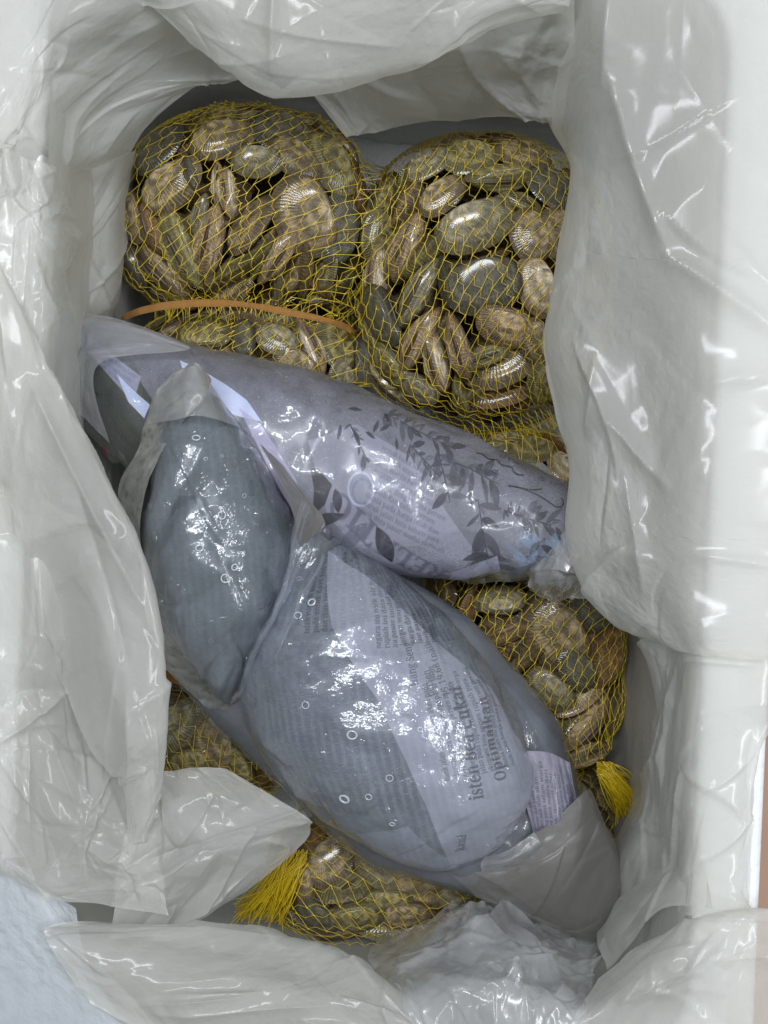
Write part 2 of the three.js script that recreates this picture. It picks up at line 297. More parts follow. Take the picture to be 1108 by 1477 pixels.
// pointed corner of the bag folded in over the clams
const rp = [ridge(190, 1250, 445, 1190, 0.0025, 0.003), ridge(300, 1160, 312, 1200, 0.002, 0.002)];
flap([
  [[200, 1106, 0.055], [236, 1114, 0.055], [285, 1108, 0.053], [326, 1110, 0.05]],
  [[190, 1160, 0.068], [245, 1160, 0.064], [320, 1150, 0.058], [395, 1151, 0.05]],
  [[180, 1205, 0.074], [250, 1215, 0.07], [340, 1195, 0.06], [447, 1182, 0.048]],
  [[170, 1250, 0.078], [245, 1248, 0.074], [340, 1225, 0.062], [448, 1192, 0.044]],
  [[165, 1275, 0.078], [245, 1275, 0.068], [340, 1250, 0.054], [444, 1208, 0.038]],
  [[165, 1310, 0.08], [230, 1310, 0.066], [310, 1295, 0.05], [405, 1245, 0.036]],
  [[160, 1360, 0.082], [200, 1350, 0.068], [250, 1346, 0.05], [350, 1288, 0.036]],
], { nu: 190, nv: 170, seed: 37, big: 0.0022, mid: 0.0014, fine: 0.00025, extra: (u, v, x, y, z) => rp.reduce((a, f) => a + f(x, z), 0) });
// flap over the bottom rim
const rb = [ridge(80, 1370, 250, 1465, 0.003, 0.005), ridge(240, 1428, 470, 1424, 0.003, 0.0025)];
flap([
  [[262, 1372, 0.04], [360, 1362, 0.045], [490, 1395, 0.05], [590, 1460, 0.06], [650, 1510, 0.08]],
  [[160, 1334, 0.082], [360, 1338, 0.075], [480, 1372, 0.078], [570, 1425, 0.085], [655, 1494, 0.1]],
  [[70, 1336, 0.096], [300, 1374, 0.091], [450, 1408, 0.092], [560, 1456, 0.098], [664, 1520, 0.102]],
  [[78, 1372, 0.1], [270, 1414, 0.1], [430, 1440, 0.1], [560, 1480, 0.1], [670, 1536, 0.1]],
  [[130, 1425, 0.098], [260, 1450, 0.101], [420, 1484, 0.101], [560, 1510, 0.1], [670, 1560, 0.098]],
  [[200, 1490, 0.096], [300, 1520, 0.098], [420, 1550, 0.098], [560, 1580, 0.098], [680, 1600, 0.096]],
], { nu: 170, nv: 200, seed: 43, big: 0.003, mid: 0.0008, fine: 0.0002, extra: (u, v, x, y, z) => rb.reduce((a, f) => a + f(x, z), 0) });
const bluish = new THREE.MeshPhysicalMaterial({ color: rgb(0.58, 0.62, 0.66), roughness: 0.6, transmission: 0.3, thickness: 0, clearcoat: 0.5, clearcoatRoughness: 0.3, side: THREE.DoubleSide, bumpMap: filmNoise, bumpScale: 0.001 });  // cool shade on the foam rim, put into the tint of an added sheet
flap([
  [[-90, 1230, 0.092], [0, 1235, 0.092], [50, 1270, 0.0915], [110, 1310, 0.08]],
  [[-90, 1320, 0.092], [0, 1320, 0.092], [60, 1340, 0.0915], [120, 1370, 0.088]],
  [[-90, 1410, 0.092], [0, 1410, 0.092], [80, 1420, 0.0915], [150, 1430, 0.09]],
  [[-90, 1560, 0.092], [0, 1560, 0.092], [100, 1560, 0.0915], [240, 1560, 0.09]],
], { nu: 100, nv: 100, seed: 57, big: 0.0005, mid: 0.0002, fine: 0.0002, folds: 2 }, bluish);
// folds on the right wall below the big sheet, and over the right bottom corner
flap([
  [[905, 905, -0.01], [930, 905, 0.036], [965, 910, 0.06], [1000, 915, 0.082]],
  [[930, 960, -0.03], [938, 960, 0.034], [970, 965, 0.06], [1005, 970, 0.083]],
  [[920, 1060, -0.03], [930, 1055, 0.034], [966, 1050, 0.06], [1002, 1060, 0.083]],
  [[915, 1150, -0.04], [925, 1140, 0.032], [958, 1150, 0.058], [995, 1160, 0.083]],
  [[890, 1240, -0.03], [902, 1235, 0.03], [948, 1240, 0.058], [992, 1250, 0.083]],
  [[890, 1310, -0.03], [898, 1305, 0.01], [940, 1310, 0.05], [990, 1320, 0.08]],
], { nu: 140, nv: 80, seed: 47, big: 0.0045, mid: 0.0012, fine: 0.0002 }, linerWall);
flap([
  [[985, 930, 0.078], [1010, 935, 0.0905], [1060, 945, 0.0915], [1130, 950, 0.0905], [1260, 950, 0.06]],
  [[985, 1050, 0.078], [1006, 1050, 0.0905], [1058, 1050, 0.0915], [1096, 1050, 0.0905], [1110, 1050, 0.087]],
  [[980, 1180, 0.078], [1000, 1180, 0.0905], [1050, 1180, 0.0925], [1076, 1180, 0.0905], [1086, 1180, 0.087]],
  [[976, 1320, 0.078], [996, 1320, 0.0905], [1046, 1320, 0.0925], [1070, 1320, 0.0905], [1078, 1320, 0.087]],
], { nu: 120, nv: 90, seed: 49, big: 0.0012, mid: 0.0006, fine: 0.0002, folds: 26 });
const rq = [ridge(1000, 1340, 880, 1420, 0.003, 0.004), ridge(1085, 1360, 1110, 1380, 0.004, 0.004), ridge(960, 1480, 985, 1450, 0.004, 0.004)];
flap([
  [[860, 1330, 0.0], [900, 1290, 0.03], [970, 1240, 0.06], [1010, 1200, 0.084]],
  [[855, 1360, 0.03], [900, 1320, 0.05], [960, 1275, 0.075], [1020, 1250, 0.09]],
  [[870, 1400, 0.04], [910, 1360, 0.06], [960, 1310, 0.08], [1030, 1310, 0.094]],
], { nu: 90, nv: 80, seed: 51, big: 0.003, mid: 0.0012, fine: 0.0002 });
flap([
  [[895, 1420, 0.03], [920, 1390, 0.05], [1000, 1345, 0.07], [1110, 1330, 0.085], [1260, 1320, 0.09]],
  [[868, 1405, 0.06], [905, 1370, 0.075], [1000, 1326, 0.09], [1110, 1308, 0.096], [1260, 1300, 0.094]],
  [[850, 1440, 0.084], [910, 1410, 0.096], [1000, 1370, 0.102], [1110, 1355, 0.1], [1260, 1345, 0.096]],
  [[828, 1480, 0.098], [900, 1450, 0.1], [1000, 1420, 0.1], [1110, 1410, 0.1], [1260, 1400, 0.096]],
  [[800, 1550, 0.1], [900, 1550, 0.1], [1000, 1550, 0.098], [1110, 1550, 0.098], [1260, 1550, 0.094]],
], { nu: 110, nv: 130, seed: 53, big: 0.004, mid: 0.0014, fine: 0.0003, extra: (u, v, x, y, z) => rq.reduce((a, f) => a + f(x, z), 0) });

// ------------------------------------------------------------------ clams
const NRIB = 54;
function valveGeometry(a, b, T, skew) {       // unit length clam: half length a, half height b, depth T, beak on +y
  const nu = 162, nv = 16, P = [], uv = [];
  const A = V(skew * 0.16, b * 0.7, 0);
  for (let i = 0; i <= nu; i++) for (let j = 0; j <= nv; j++) {
    const ph = 2 * Math.PI * i / nu, r = Math.pow(j / nv, 0.8), s = Math.sin(ph), c = Math.cos(ph);
    let ox = a * Math.sign(c) * Math.pow(Math.abs(c), 0.9), oy = b * (s > 0 ? 0.86 * Math.pow(s, 0.6) : s) - skew * 0.09 * c;
    const down = sstep(0.55, -0.1, s), rib = Math.cos(NRIB * ph);
    const cren = 1 + 0.006 * down * rib * sstep(0.75, 1, r); ox *= cren; oy *= cren;
    const x = mixn(A.x, ox, r), y = mixn(A.y, oy, r);
    let z = T * Math.pow(Math.max(0, 1 - Math.pow(r, 2.3)), 0.8);
    z += (0.0024 * rib * down * sstep(0.35, 0.8, r) * (1 - 0.65 * sstep(0.9, 1, r)) - 0.008 * sstep(0.0, 0.03, r - 0.62) * (1 - sstep(0.03, 0.2, r - 0.62)));
    P.push(V(x, y, Math.max(0.0015, z + 0.0015))); uv.push(i / nu, j / nv);
  }
  const g = gridGeometry(P, nu, nv, uv), id = g.index.array; 
  const nn = g.attributes.normal; let zs = 0; for (let i = 0; i < nn.count; i++) zs += nn.getZ(i);
  if (zs < 0) { for (let i = 0; i < id.length; i += 3) { const t = id[i]; id[i] = id[i + 1]; id[i + 1] = t; } g.computeVertexNormals(); }
  for (let j = 0; j <= nv; j++) { const q = nu * (nv + 1) + j; const v = V(nn.getX(j) + nn.getX(q), nn.getY(j) + nn.getY(q), nn.getZ(j) + nn.getZ(q)).normalize(); nn.setXYZ(j, v.x, v.y, v.z); nn.setXYZ(q, v.x, v.y, v.z); }
  let apex = V(0, 0, 0); for (let i = 0; i < nu; i++) { const q = i * (nv + 1); apex.add(V(nn.getX(q), nn.getY(q), nn.getZ(q))); } apex.normalize(); for (let i = 0; i <= nu; i++) nn.setXYZ(i * (nv + 1), apex.x, apex.y, apex.z);
  return g;
}
const shapes = [[0.5, 0.36, 0.15, 0.55], [0.5, 0.32, 0.17, -0.7], [0.5, 0.385, 0.14, 0.3]].map(([a, b, T, s]) => {
  const front = valveGeometry(a, b, T, s), back = front.clone(); back.scale(1, 1, -1);
  const id = back.index.array; for (let i = 0; i < id.length; i += 3) { const t = id[i]; id[i] = id[i + 1]; id[i + 1] = t; } back.computeVertexNormals();
  const lig = new THREE.SphereGeometry(1, 14, 8); lig.scale(0.27, 0.035, 0.03); lig.translate(-0.06 * Math.sign(s), b * 0.83, 0);
  return { front, back, lig };
});
function shellTex(base, worn, rim, sd, wear) {
  return dataTex(512, 128, (u, v) => {
    const r = Math.pow(v, 0.8), ang = u * Math.PI * 2, n = fbm(u * 14, v * 6, sd, 4), n2 = fbm(u * 60, v * 20, sd + 9, 3), blotch = sstep(-0.05, 0.35, fbm(u * 7 + 3, v * 4, sd + 4, 4));
    const rib = 0.5 + 0.5 * Math.cos(NRIB * ang), band = 0.5 + 0.5 * Math.sin(r * 21 + 2.2 * fbm(u * 3, 0, sd + 2, 2));
    const mud = sstep(0.12, 0.4, fbm(u * 9 + 7, v * 5, sd + 31, 4)); const w = clamp(wear * (1.15 - r * 1.5) + blotch * 0.5 * wear + 0.25 * n + 0.12 * (rib - 0.5), 0, 1), q = clamp(sstep(0.7, 1, r + 0.1 * n) * 0.75, 0, 1);
    return [0, 1, 2].map(k => { let c = mixn(base[k], worn[k], w); c = mixn(c, rim[k], q * (1 - 0.5 * w)); c = mixn(c, [88, 78, 52][k], 0.6 * mud); return 1.13 * c * (0.78 + 0.22 * band) * (0.9 + 0.14 * rib * sstep(0.35, 0.85, r)) * (1 + 0.3 * n2); });
  }, true);
}
const ribBump = dataTex(1024, 64, grey((u, v) => 0.5 + 0.28 * Math.cos(NRIB * u * 2 * Math.PI) * sstep(0.2, 0.6, v) + 0.3 * fbm(u * 90, v * 22, 61, 3) + 0.1 * Math.sin(v * 70 + 3 * vnoise(u * 9, v, 5))));
const shellMat = t => new THREE.MeshPhysicalMaterial({ map: t, roughness: 0.6, clearcoat: 0.55, clearcoatRoughness: 0.12, bumpMap: ribBump, bumpScale: 0.00032 });
const shells = {
  brown: shellMat(shellTex([114, 98, 68], [186, 164, 126], [78, 64, 38], 1, 0.7)),
  olive: shellMat(shellTex([120, 112, 70], [186, 172, 120], [84, 78, 38], 2, 0.6)),
  grey: shellMat(shellTex([116, 110, 84], [190, 178, 146], [84, 76, 48], 3, 0.6)),
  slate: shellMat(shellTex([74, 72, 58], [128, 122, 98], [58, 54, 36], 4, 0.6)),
  pale: shellMat(shellTex([162, 144, 114], [220, 206, 182], [116, 94, 62], 5, 0.95)),
  pink: shellMat(shellTex([148, 126, 94], [216, 188, 152], [100, 80, 52], 6, 1.0)),
  rust: shellMat(shellTex([112, 84, 50], [176, 136, 90], [82, 56, 30], 7, 0.6)),
};
const ligMat = new THREE.MeshStandardMaterial({ color: rgb(0.05, 0.03, 0.018), roughness: 0.4 });
const kinds = Object.keys(shells), protos = {};
function clamProto(kind, s) {
  const key = kind + s; if (protos[key]) return protos[key];
  const o = new THREE.Group();
  part('shell_valve', shapes[s].front, shells[kind], o); part('shell_valve', shapes[s].back, shells[kind], o); part('ligament', shapes[s].lig, ligMat, o);
  return protos[key] = o;
}
const placedClams = [];
function putClam(pos, X, Y, Z, len, kind, s, label, group) {
  const o = clamProto(kind, s).clone(); o.name = numbered('clam'); o.userData = { label, category: 'clam' }; if (group) o.userData.group = group;
  const m = new THREE.Matrix4().makeBasis(X, Y, Z); o.quaternion.setFromRotationMatrix(m); o.position.copy(pos); o.scale.setScalar(len); scene.add(o);
  placedClams.push({ inv: m.clone().setPosition(pos).invert(), a: 0.5 * len, b: 0.4 * len, c: 0.165 * len, pos });
  return o;
}
// ------------------------------------------------------------------ net bags
const HULL_E = 2.25;
function hull(px, py, rx, rz, top, ry) {
  const c = W(px, py, top - ry * 0.5); c.y = top - ry; const s = K * (H - top + ry * 0.5) / H;
  const a = rx * s, b = rz * s, e = HULL_E;
  const surf = (x, z) => {
    let u = (x - c.x) / a, v = (z - c.z) / b; const d = Math.pow(Math.abs(u), e) + Math.pow(Math.abs(v), e), lim = 0.93;
    if (d > lim) { const f = Math.pow(lim / d, 1 / e); u *= f; v *= f; }
    const w = Math.pow(Math.max(0.001, 1 - Math.pow(Math.abs(u), e) - Math.pow(Math.abs(v), e)), 1 / e);
    const g = p => Math.sign(p) * Math.pow(Math.abs(p), e - 1);
    return { p: V(c.x + u * a, c.y + w * ry, c.z + v * b), n: V(g(u) / a, g(w) / ry, g(v) / b).normalize() };
  };
  const radial = d => { const k = Math.pow(Math.pow(Math.abs(d.x / a), e) + Math.pow(Math.abs(d.y / ry), e) + Math.pow(Math.abs(d.z / b), e), -1 / e); return c.clone().addScaledVector(d, k); };
  return { c, a, b, ry, surf, radial };
}
const hulls = {
  A: hull(349, 300, 212, 182, 0.008, 0.066), A2: hull(352, 520, 178, 100, -0.012, 0.05), B: hull(698, 394, 218, 240, 0.014, 0.07),
  C: hull(768, 890, 165, 290, 0.0, 0.06), D: hull(310, 1050, 120, 120, -0.02, 0.05), E: hull(540, 1278, 178, 124, -0.008, 0.058), F: hull(850, 1190, 72, 95, -0.04, 0.04),
};
function onHull(h, px, py) { let y = 0, r; for (let k = 0; k < 5; k++) { const w = W(px, py, y); r = h.surf(w.x, w.z); y = r.p.y; } return r; }
function clam(h, px, py, type, ang, lpx, kind, label, tilt = 0) {
  const { p, n } = onHull(h, px, py), len = lpx * (type === 'F' ? 0.9 : 0.96) * K * (H - p.y) / H, al = ang * Math.PI / 180;
  const d = V(Math.cos(al), 0, Math.sin(al)); d.addScaledVector(n, -d.dot(n)).normalize();
  let X = d, Y, Z, deep;
  if (type === 'F') { Z = n.clone(); Y = Z.clone().cross(X); deep = 0.165 * len; }
  else { Y = type === 'H' ? n.clone() : n.clone().negate(); Z = X.clone().cross(Y); deep = 0.34 * len; }
  const q = new THREE.Quaternion().setFromAxisAngle(X, (tilt + rr(-6, 6)) * Math.PI / 180); Y.applyQuaternion(q); Z.applyQuaternion(q);
  putClam(p.clone().addScaledVector(n, -deep - rr(0, 0.0015)), X, Y, Z, len, kind, Math.floor(rnd() * 3), label);
  Object.assign(placedClams[placedClams.length - 1], { hull: h, al, face: type === 'F', manual: true, word: label.split(/,| in the | at the | of the | near | under | below | beside | between | touching | against | above | by the | left of | right of | along | directly | mostly | half | behind | standing | lying | showing | leaning | slanting | on the | with | low | tucked | wedged/)[0] });
}
const { A: hA, A2: hA2, B: hB, C: hC, D: hD, E: hE, F: hF } = hulls;
// [x, y, way it faces (F broad side, H hinge edge, V lips), angle, length, colour, label]
for (const c of [
  [237, 262, 'F', -20, 120, 'brown', 'broad dark brown clam under the upper left curve of the top left net'],
  [326, 270, 'H', 82, 84, 'pale', 'silvery upright clam seen edge on near the middle of the top left net', 10],
  [372, 226, 'F', 8, 88, 'grey', 'round grey clam with pale ribbed lower margin, high in the top left net', 12],
  [428, 222, 'F', 42, 100, 'brown', 'brown clam slanting right beside the round grey one, top left net'],
  [482, 228, 'F', 62, 118, 'olive', 'long olive clam on the shaded right shoulder of the top left net'],
  [447, 308, 'F', 58, 138, 'brown', 'largest brown clam with worn pale beak, right half of the top left net', 8],
  [363, 322, 'V', -50, 112, 'brown', 'brown ribbed clam leaning right below the silvery upright one', 35],
  [295, 352, 'H', -72, 126, 'pink', 'pale pinkish clam on edge, centre of the fan above the orange band'],
  [246, 360, 'H', 68, 142, 'olive', 'long olive clam on edge with orange tinge, left of the pinkish one'],
  [207, 328, 'H', 76, 84, 'rust', 'small tan clam on edge at the upper left of the fan of clams'],
  [218, 398, 'H', 48, 112, 'brown', 'brown clam lying low at the left end of the fan above the band'],
  [347, 390, 'V', -35, 116, 'olive', 'greenish olive clam leaning right, just above the middle of the band'],
  [404, 372, 'H', -60, 112, 'pink', 'beige clam on edge between the greenish one and the largest brown one'],
  [449, 402, 'V', 82, 108, 'brown', 'upright brown ribbed clam above the right end of the band', 14],
  [175, 384, 'F', 62, 100, 'slate', 'dark slate clam against the left wall side of the top left net'],
  [283, 306, 'H', -70, 66, 'grey', 'small grey clam wedged left of the silvery upright one'],
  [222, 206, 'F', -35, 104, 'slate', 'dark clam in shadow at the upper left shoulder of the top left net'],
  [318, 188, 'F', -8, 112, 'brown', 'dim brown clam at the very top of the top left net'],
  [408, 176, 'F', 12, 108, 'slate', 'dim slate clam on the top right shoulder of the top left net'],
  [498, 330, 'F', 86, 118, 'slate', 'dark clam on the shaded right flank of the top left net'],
  [484, 404, 'V', 80, 72, 'olive', 'short olive clam low on the right flank of the top left net'],
  [404, 424, 'V', 85, 66, 'grey', 'short grey clam just above the band, right of its middle'],
  [268, 240, 'H', 70, 70, 'slate', 'narrow dark clam between the broad brown one and the top'],
  [178, 312, 'F', 78, 92, 'brown', 'brown clam on the left flank of the top left net'],
]) clam(hA, ...c);
for (const c of [
  [290, 472, 'F', 180, 92, 'olive', 'round yellow green ribbed clam below the middle of the orange band'],
  [349, 480, 'F', 92, 78, 'slate', 'dark clam below the band between the two round ones', 20],
  [400, 484, 'F', 20, 74, 'grey', 'round grey clam below the band, right of the dark one'],
  [455, 496, 'H', 62, 100, 'pale', 'pale clam on edge below the right part of the band'],
  [494, 492, 'F', 55, 90, 'olive', 'olive clam below the right end of the band'],
  [238, 466, 'H', -40, 70, 'brown', 'small brown clam below the left part of the band'],
  [206, 462, 'F', 10, 64, 'olive', 'small olive clam below the left end of the band'],
  [430, 530, 'F', 30, 84, 'brown', 'brown clam half covered by the newspaper pack, below the pale one'],
  [500, 548, 'F', 40, 70, 'grey', 'grey clam in the gap between the two upper nets and the newspaper pack'],
]) clam(hA2, ...c);
for (const c of [
  [686, 318, 'F', -14, 136, 'grey', 'large dark grey green clam with bold ribs and a bright glint, top right net', 6],
  [698, 408, 'F', -20, 138, 'slate', 'large dark shiny clam directly below the large ribbed one, top right net', -6],
  [722, 240, 'F', 174, 116, 'olive', 'greenish clam with shiny right margin near the top of the top right net', 28],
  [636, 276, 'F', -30, 90, 'brown', 'brown clam left of the greenish one, top right net'],
  [574, 276, 'V', -55, 88, 'pale', 'pale ribbed clam at the upper left edge of the top right net', 24],
  [573, 348, 'H', -60, 116, 'pink', 'pinkish beige clam on edge in the upper left of the top right net'],
  [612, 352, 'V', -46, 118, 'olive', 'thin olive clam on edge touching the large ribbed clam'],
  [596, 420, 'H', -56, 124, 'grey', 'grey clam on edge left of the bluish black sliver, top right net'],
  [638, 402, 'V', 80, 84, 'slate', 'narrow bluish black clam beside the large shiny one'],
  [536, 456, 'F', 70, 112, 'slate', 'smooth slate clam low on the left flank of the top right net'],
  [527, 392, 'H', -70, 92, 'pale', 'pale clam on edge above the smooth slate one'],
  [524, 334, 'V', -66, 84, 'olive', 'olive clam on the upper left flank of the top right net'],
  [770, 334, 'F', 70, 92, 'brown', 'brown ribbed clam beside the liner edge, right of the large ribbed one'],
  [782, 412, 'F', 76, 106, 'pale', 'pale speckled oval clam beside the liner edge'],
  [732, 472, 'F', 12, 100, 'pink', 'brown pink clam with wide ribs under the large shiny one', 10],
  [594, 500, 'H', -58, 116, 'pink', 'beige clam on edge slanting right in the lower left of the top right net'],
  [626, 532, 'H', 82, 104, 'pale', 'slim cream clam standing between two beige ones, lower top right net'],
  [661, 508, 'H', 76, 112, 'pink', 'plump pinkish beige clam standing in the lower middle of the top right net'],
  [724, 540, 'V', -30, 122, 'brown', 'brown ribbed clam lying in the lower right of the top right net', 36],
  [734, 586, 'V', -14, 122, 'rust', 'tan clam on edge along the bottom of the top right net', 12],
  [664, 586, 'H', 80, 72, 'olive', 'short olive clam at the bottom middle of the top right net'],
  [758, 212, 'F', 6, 100, 'brown', 'brown clam at the top right of the top right net'],
  [676, 216, 'F', -12, 96, 'olive', 'olive clam lying at the top middle of the top right net'],
  [618, 226, 'F', -30, 92, 'grey', 'grey clam on the upper left shoulder of the top right net'],
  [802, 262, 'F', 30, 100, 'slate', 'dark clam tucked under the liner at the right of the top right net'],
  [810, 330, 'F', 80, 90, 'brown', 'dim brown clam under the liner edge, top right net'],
  [552, 534, 'F', 40, 84, 'olive', 'olive clam at the lower left corner of the top right net'],
  [598, 570, 'F', 24, 74, 'grey', 'grey clam at the bottom left of the top right net, over the newspaper pack'],
  [782, 500, 'F', 70, 92, 'brown', 'brown clam by the liner edge below the pale speckled one'],
  [786, 560, 'F', 80, 84, 'olive', 'olive clam by the liner edge at the lower right of the top right net'],
]) clam(hB, ...c);
for (const c of [
  [719, 866, 'F', 184, 84, 'grey', 'grey green ribbed clam just under the dark edge of the newspaper pack', 14],
  [810, 918, 'F', 52, 134, 'brown', 'long brown clam with ribbed lower end in the middle right net', 8],
  [664, 876, 'V', -60, 70, 'rust', 'tan wedge of a clam beside the clear ice pack, middle right net'],
  [733, 918, 'V', -24, 84, 'pink', 'pinkish clam on edge left of the long brown one'],
  [764, 956, 'V', -34, 72, 'brown', 'small brown clam below the pinkish one beside the ice pack'],
  [798, 1000, 'F', 50, 96, 'grey', 'grey white ribbed clam against the ice pack, middle right net'],
  [852, 1014, 'V', -24, 104, 'pale', 'pale clam with a dark gap below it, lower right of the middle right net', 20],
  [862, 1054, 'H', -38, 118, 'pink', 'peach tinted clam on edge near the foot of the middle right net'],
  [854, 1100, 'F', 4, 96, 'brown', 'brown ribbed clam at the foot of the middle right net', 40],
  [884, 946, 'F', 82, 116, 'rust', 'dark reddish brown clam on the right flank of the middle right net'],
  [626, 850, 'F', 20, 84, 'brown', 'dark brown clam between the newspaper pack and the ice pack'],
  [838, 968, 'F', 40, 84, 'slate', 'dark clam in the hollow below the long brown one'],
  [770, 640, 'F', -12, 80, 'olive', 'olive clam in the gap between the top right net and the newspaper pack'],
  [812, 628, 'V', 62, 84, 'rust', 'yellow brown ribbed clam under the liner edge above the newspaper pack', 30],
  [728, 628, 'F', -20, 66, 'grey', 'small grey clam behind the upper edge of the newspaper pack'],
  [818, 668, 'F', 50, 66, 'pale', 'pale clam at the liner edge above the end of the newspaper pack'],
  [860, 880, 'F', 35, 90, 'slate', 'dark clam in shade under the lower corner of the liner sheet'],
  [900, 1030, 'F', 80, 90, 'brown', 'brown clam on the shaded right flank beside the peach tinted one'],
  [780, 1050, 'F', 40, 90, 'grey', 'grey clam mostly hidden by the ice pack, middle right net'],
]) clam(hC, ...c);
for (const c of [
  [250, 1046, 'F', -32, 118, 'grey', 'pale grey ribbed clam beside the liner strip in the left net'],
  [306, 1074, 'F', 62, 104, 'brown', 'brown clam right of the pale grey ribbed one, left net'],
  [346, 1110, 'F', 72, 84, 'olive', 'olive ribbed clam above the pointed liner corner, left net', 18],
  [390, 1118, 'F', 80, 84, 'rust', 'dark tan clam at the right end of the left net'],
  [258, 1000, 'V', 20, 84, 'brown', 'shaded brown clam at the top of the left net'],
  [276, 1110, 'F', -20, 90, 'olive', 'olive clam half under the pointed liner corner'],
]) clam(hD, ...c);
for (const c of [
  [472, 1236, 'F', -58, 104, 'brown', 'brown fan shaped clam left in the bottom net', 8],
  [500, 1286, 'V', -10, 122, 'olive', 'greenish clam showing its open lips along the bottom net', 30],
  [546, 1250, 'F', 30, 86, 'grey', 'grey clam under the lower edge of the ice pack, bottom net'],
  [612, 1276, 'F', 4, 124, 'brown', 'wide brown clam with fine ribs at the right of the bottom net', 16],
  [448, 1206, 'F', 60, 84, 'rust', 'dark clam above the fan shaped one, bottom net'],
  [560, 1306, 'F', 10, 84, 'olive', 'olive clam at the lowest edge of the bottom net'],
  [430, 1268, 'F', 80, 78, 'brown', 'brown clam beside the yellow tuft of the bottom net'],
  [450, 1326, 'F', 20, 84, 'slate', 'dark clam behind the bottom liner flap'],
  [510, 1332, 'F', -16, 96, 'olive', 'ribbed olive clam just above the bottom liner flap, bottom net', 24],
  [588, 1326, 'F', 12, 84, 'brown', 'brown clam beside the crumpled clear bag, low in the bottom net'],
  [402, 1246, 'F', 50, 84, 'olive', 'olive clam behind the upper end of the yellow tuft'],
  [665, 1290, 'F', 20, 84, 'grey', 'grey clam beside the crumpled clear bag'],
]) clam(hE, ...c);
for (const c of [
  [828, 1146, 'F', 40, 78, 'olive', 'olive clam below the foot of the middle right net, left of the yellow tuft'],
  [846, 1188, 'F', -30, 74, 'slate', 'dark wet clam below the yellow tuft'],
  [872, 1222, 'F', 60, 74, 'olive', 'lowest olive clam between the ice pack and the right wall'],
  [880, 1160, 'F', 80, 70, 'brown', 'brown clam under the bright yellow tuft'],
]) clam(hF, ...c);
// the clams behind the outer ones
const inside = { A: ['top left net', 46], A2: ['top left net below the band', 16], B: ['top right net', 54], C: ['middle right net', 50], D: ['left net', 22], E: ['bottom net', 24], F: ['net in the right bottom corner', 8] };
const deep = [];
for (const k in inside) {
  const h = hulls[k], [where, n] = inside[k], k0 = k;
  const mine = placedClams.filter(c => c.hull === h);
  for (let k = 0, got = 0; k < 300 && got < 22; k++) {   // small clams on edge wherever the outer ones leave room
    const { p, n: nn } = h.surf(h.c.x + rr(-1, 1) * h.a * 0.96, h.c.z + rr(-1, 1) * h.b * 0.96); let near = null, dist = 9, nm = null, dm = 9;
    for (const c of mine) { const q = c.pos.distanceTo(p) - (c.face ? c.a * 0.62 : c.a * 0.42); if (q < dist) { dist = q; near = c; } if (c.manual && q < dm) { dm = q; nm = c; } }
    if (dist < 0.007) continue;
    const kind = ['brown', 'olive', 'olive', 'pale', 'rust', 'grey'][Math.floor(rnd() * 6)], len = rr(0.026, 0.036), al = (near ? near.al : 0) + rr(-0.5, 0.5), X = V(Math.cos(al), 0, Math.sin(al)); X.addScaledVector(nn, -X.dot(nn)).normalize();
    const Y = nn.clone().multiplyScalar(rnd() < 0.6 ? 1 : -1), Z = X.clone().cross(Y), q = new THREE.Quaternion().setFromAxisAngle(X, rr(-0.5, 0.5)); Y.applyQuaternion(q); Z.applyQuaternion(q);
    const dx = p.x - nm.pos.x, dz = p.z - nm.pos.z, way = Math.abs(dx) > Math.abs(dz) ? (dx > 0 ? 'right of' : 'left of') : dz > 0 ? 'below' : 'above';
    const tone = kind === 'rust' ? 'tan' : kind, short = `small ${tone} clam wedged ${way} the ${nm.word}`, full = `${short}, ${where}`;
    putClam(p.clone().addScaledVector(nn, -0.36 * len - 0.0045), X, Y, Z, len, kind, Math.floor(rnd() * 3), full.split(' ').length > 16 ? short : full, `small clams wedged between the larger ones in the ${where}`);
    const c = placedClams[placedClams.length - 1]; c.hull = h; c.al = al; mine.push(c); got++;
  }
  for (let i = 0; i < n * 1.7; i++) {
    const d = V(rr(-1, 1), i < n * 0.75 ? rr(0.05, 1) : rr(-0.5, 0.2), rr(-1, 1)).normalize(), p = h.radial(d); p.sub(h.c).multiplyScalar(i < n * 0.5 ? 0.66 : i < n * 0.75 ? 0.45 : 0.66).add(h.c);
    const Z = V(rr(-1, 1), rr(-1, 1), rr(-1, 1)).normalize(), X = Z.clone().cross(V(0.3, 1, 0.2)).normalize(), Y = Z.clone().cross(X);
    deep.push(new THREE.Matrix4().makeBasis(X, Y, Z).scale(V(1, 1, 1).multiplyScalar(rr(0.034, 0.046))).setPosition(p));
  }
}
{
  const g = mergeGeometries([shapes[0].front, shapes[0].back]), m = new THREE.InstancedMesh(g, shells.brown, deep.length), tones = [[1, 1, 1], [0.8, 0.85, 0.8], [1.1, 1.05, 0.9], [0.7, 0.7, 0.7]];
  deep.forEach((x, i) => { m.setMatrixAt(i, x); m.setColorAt(i, rgb(...tones[i % 4])); });
  m.name = 'inner_clams'; m.userData = { kind: 'stuff', label: 'mass of brown clams packed deep inside the nets behind the outer ones', category: 'clams' }; scene.add(m);
}
const netMat = new THREE.MeshPhysicalMaterial({ color: rgb(0.66, 0.48, 0.02), roughness: 0.4, clearcoat: 0.3, clearcoatRoughness: 0.3 });
const tuftMat = new THREE.MeshPhysicalMaterial({ color: rgb(0.6, 0.43, 0.01), roughness: 0.35, clearcoat: 0.3, clearcoatRoughness: 0.3 });
const tmp = V(0, 0, 0), tdir = V(0, 0, 0);
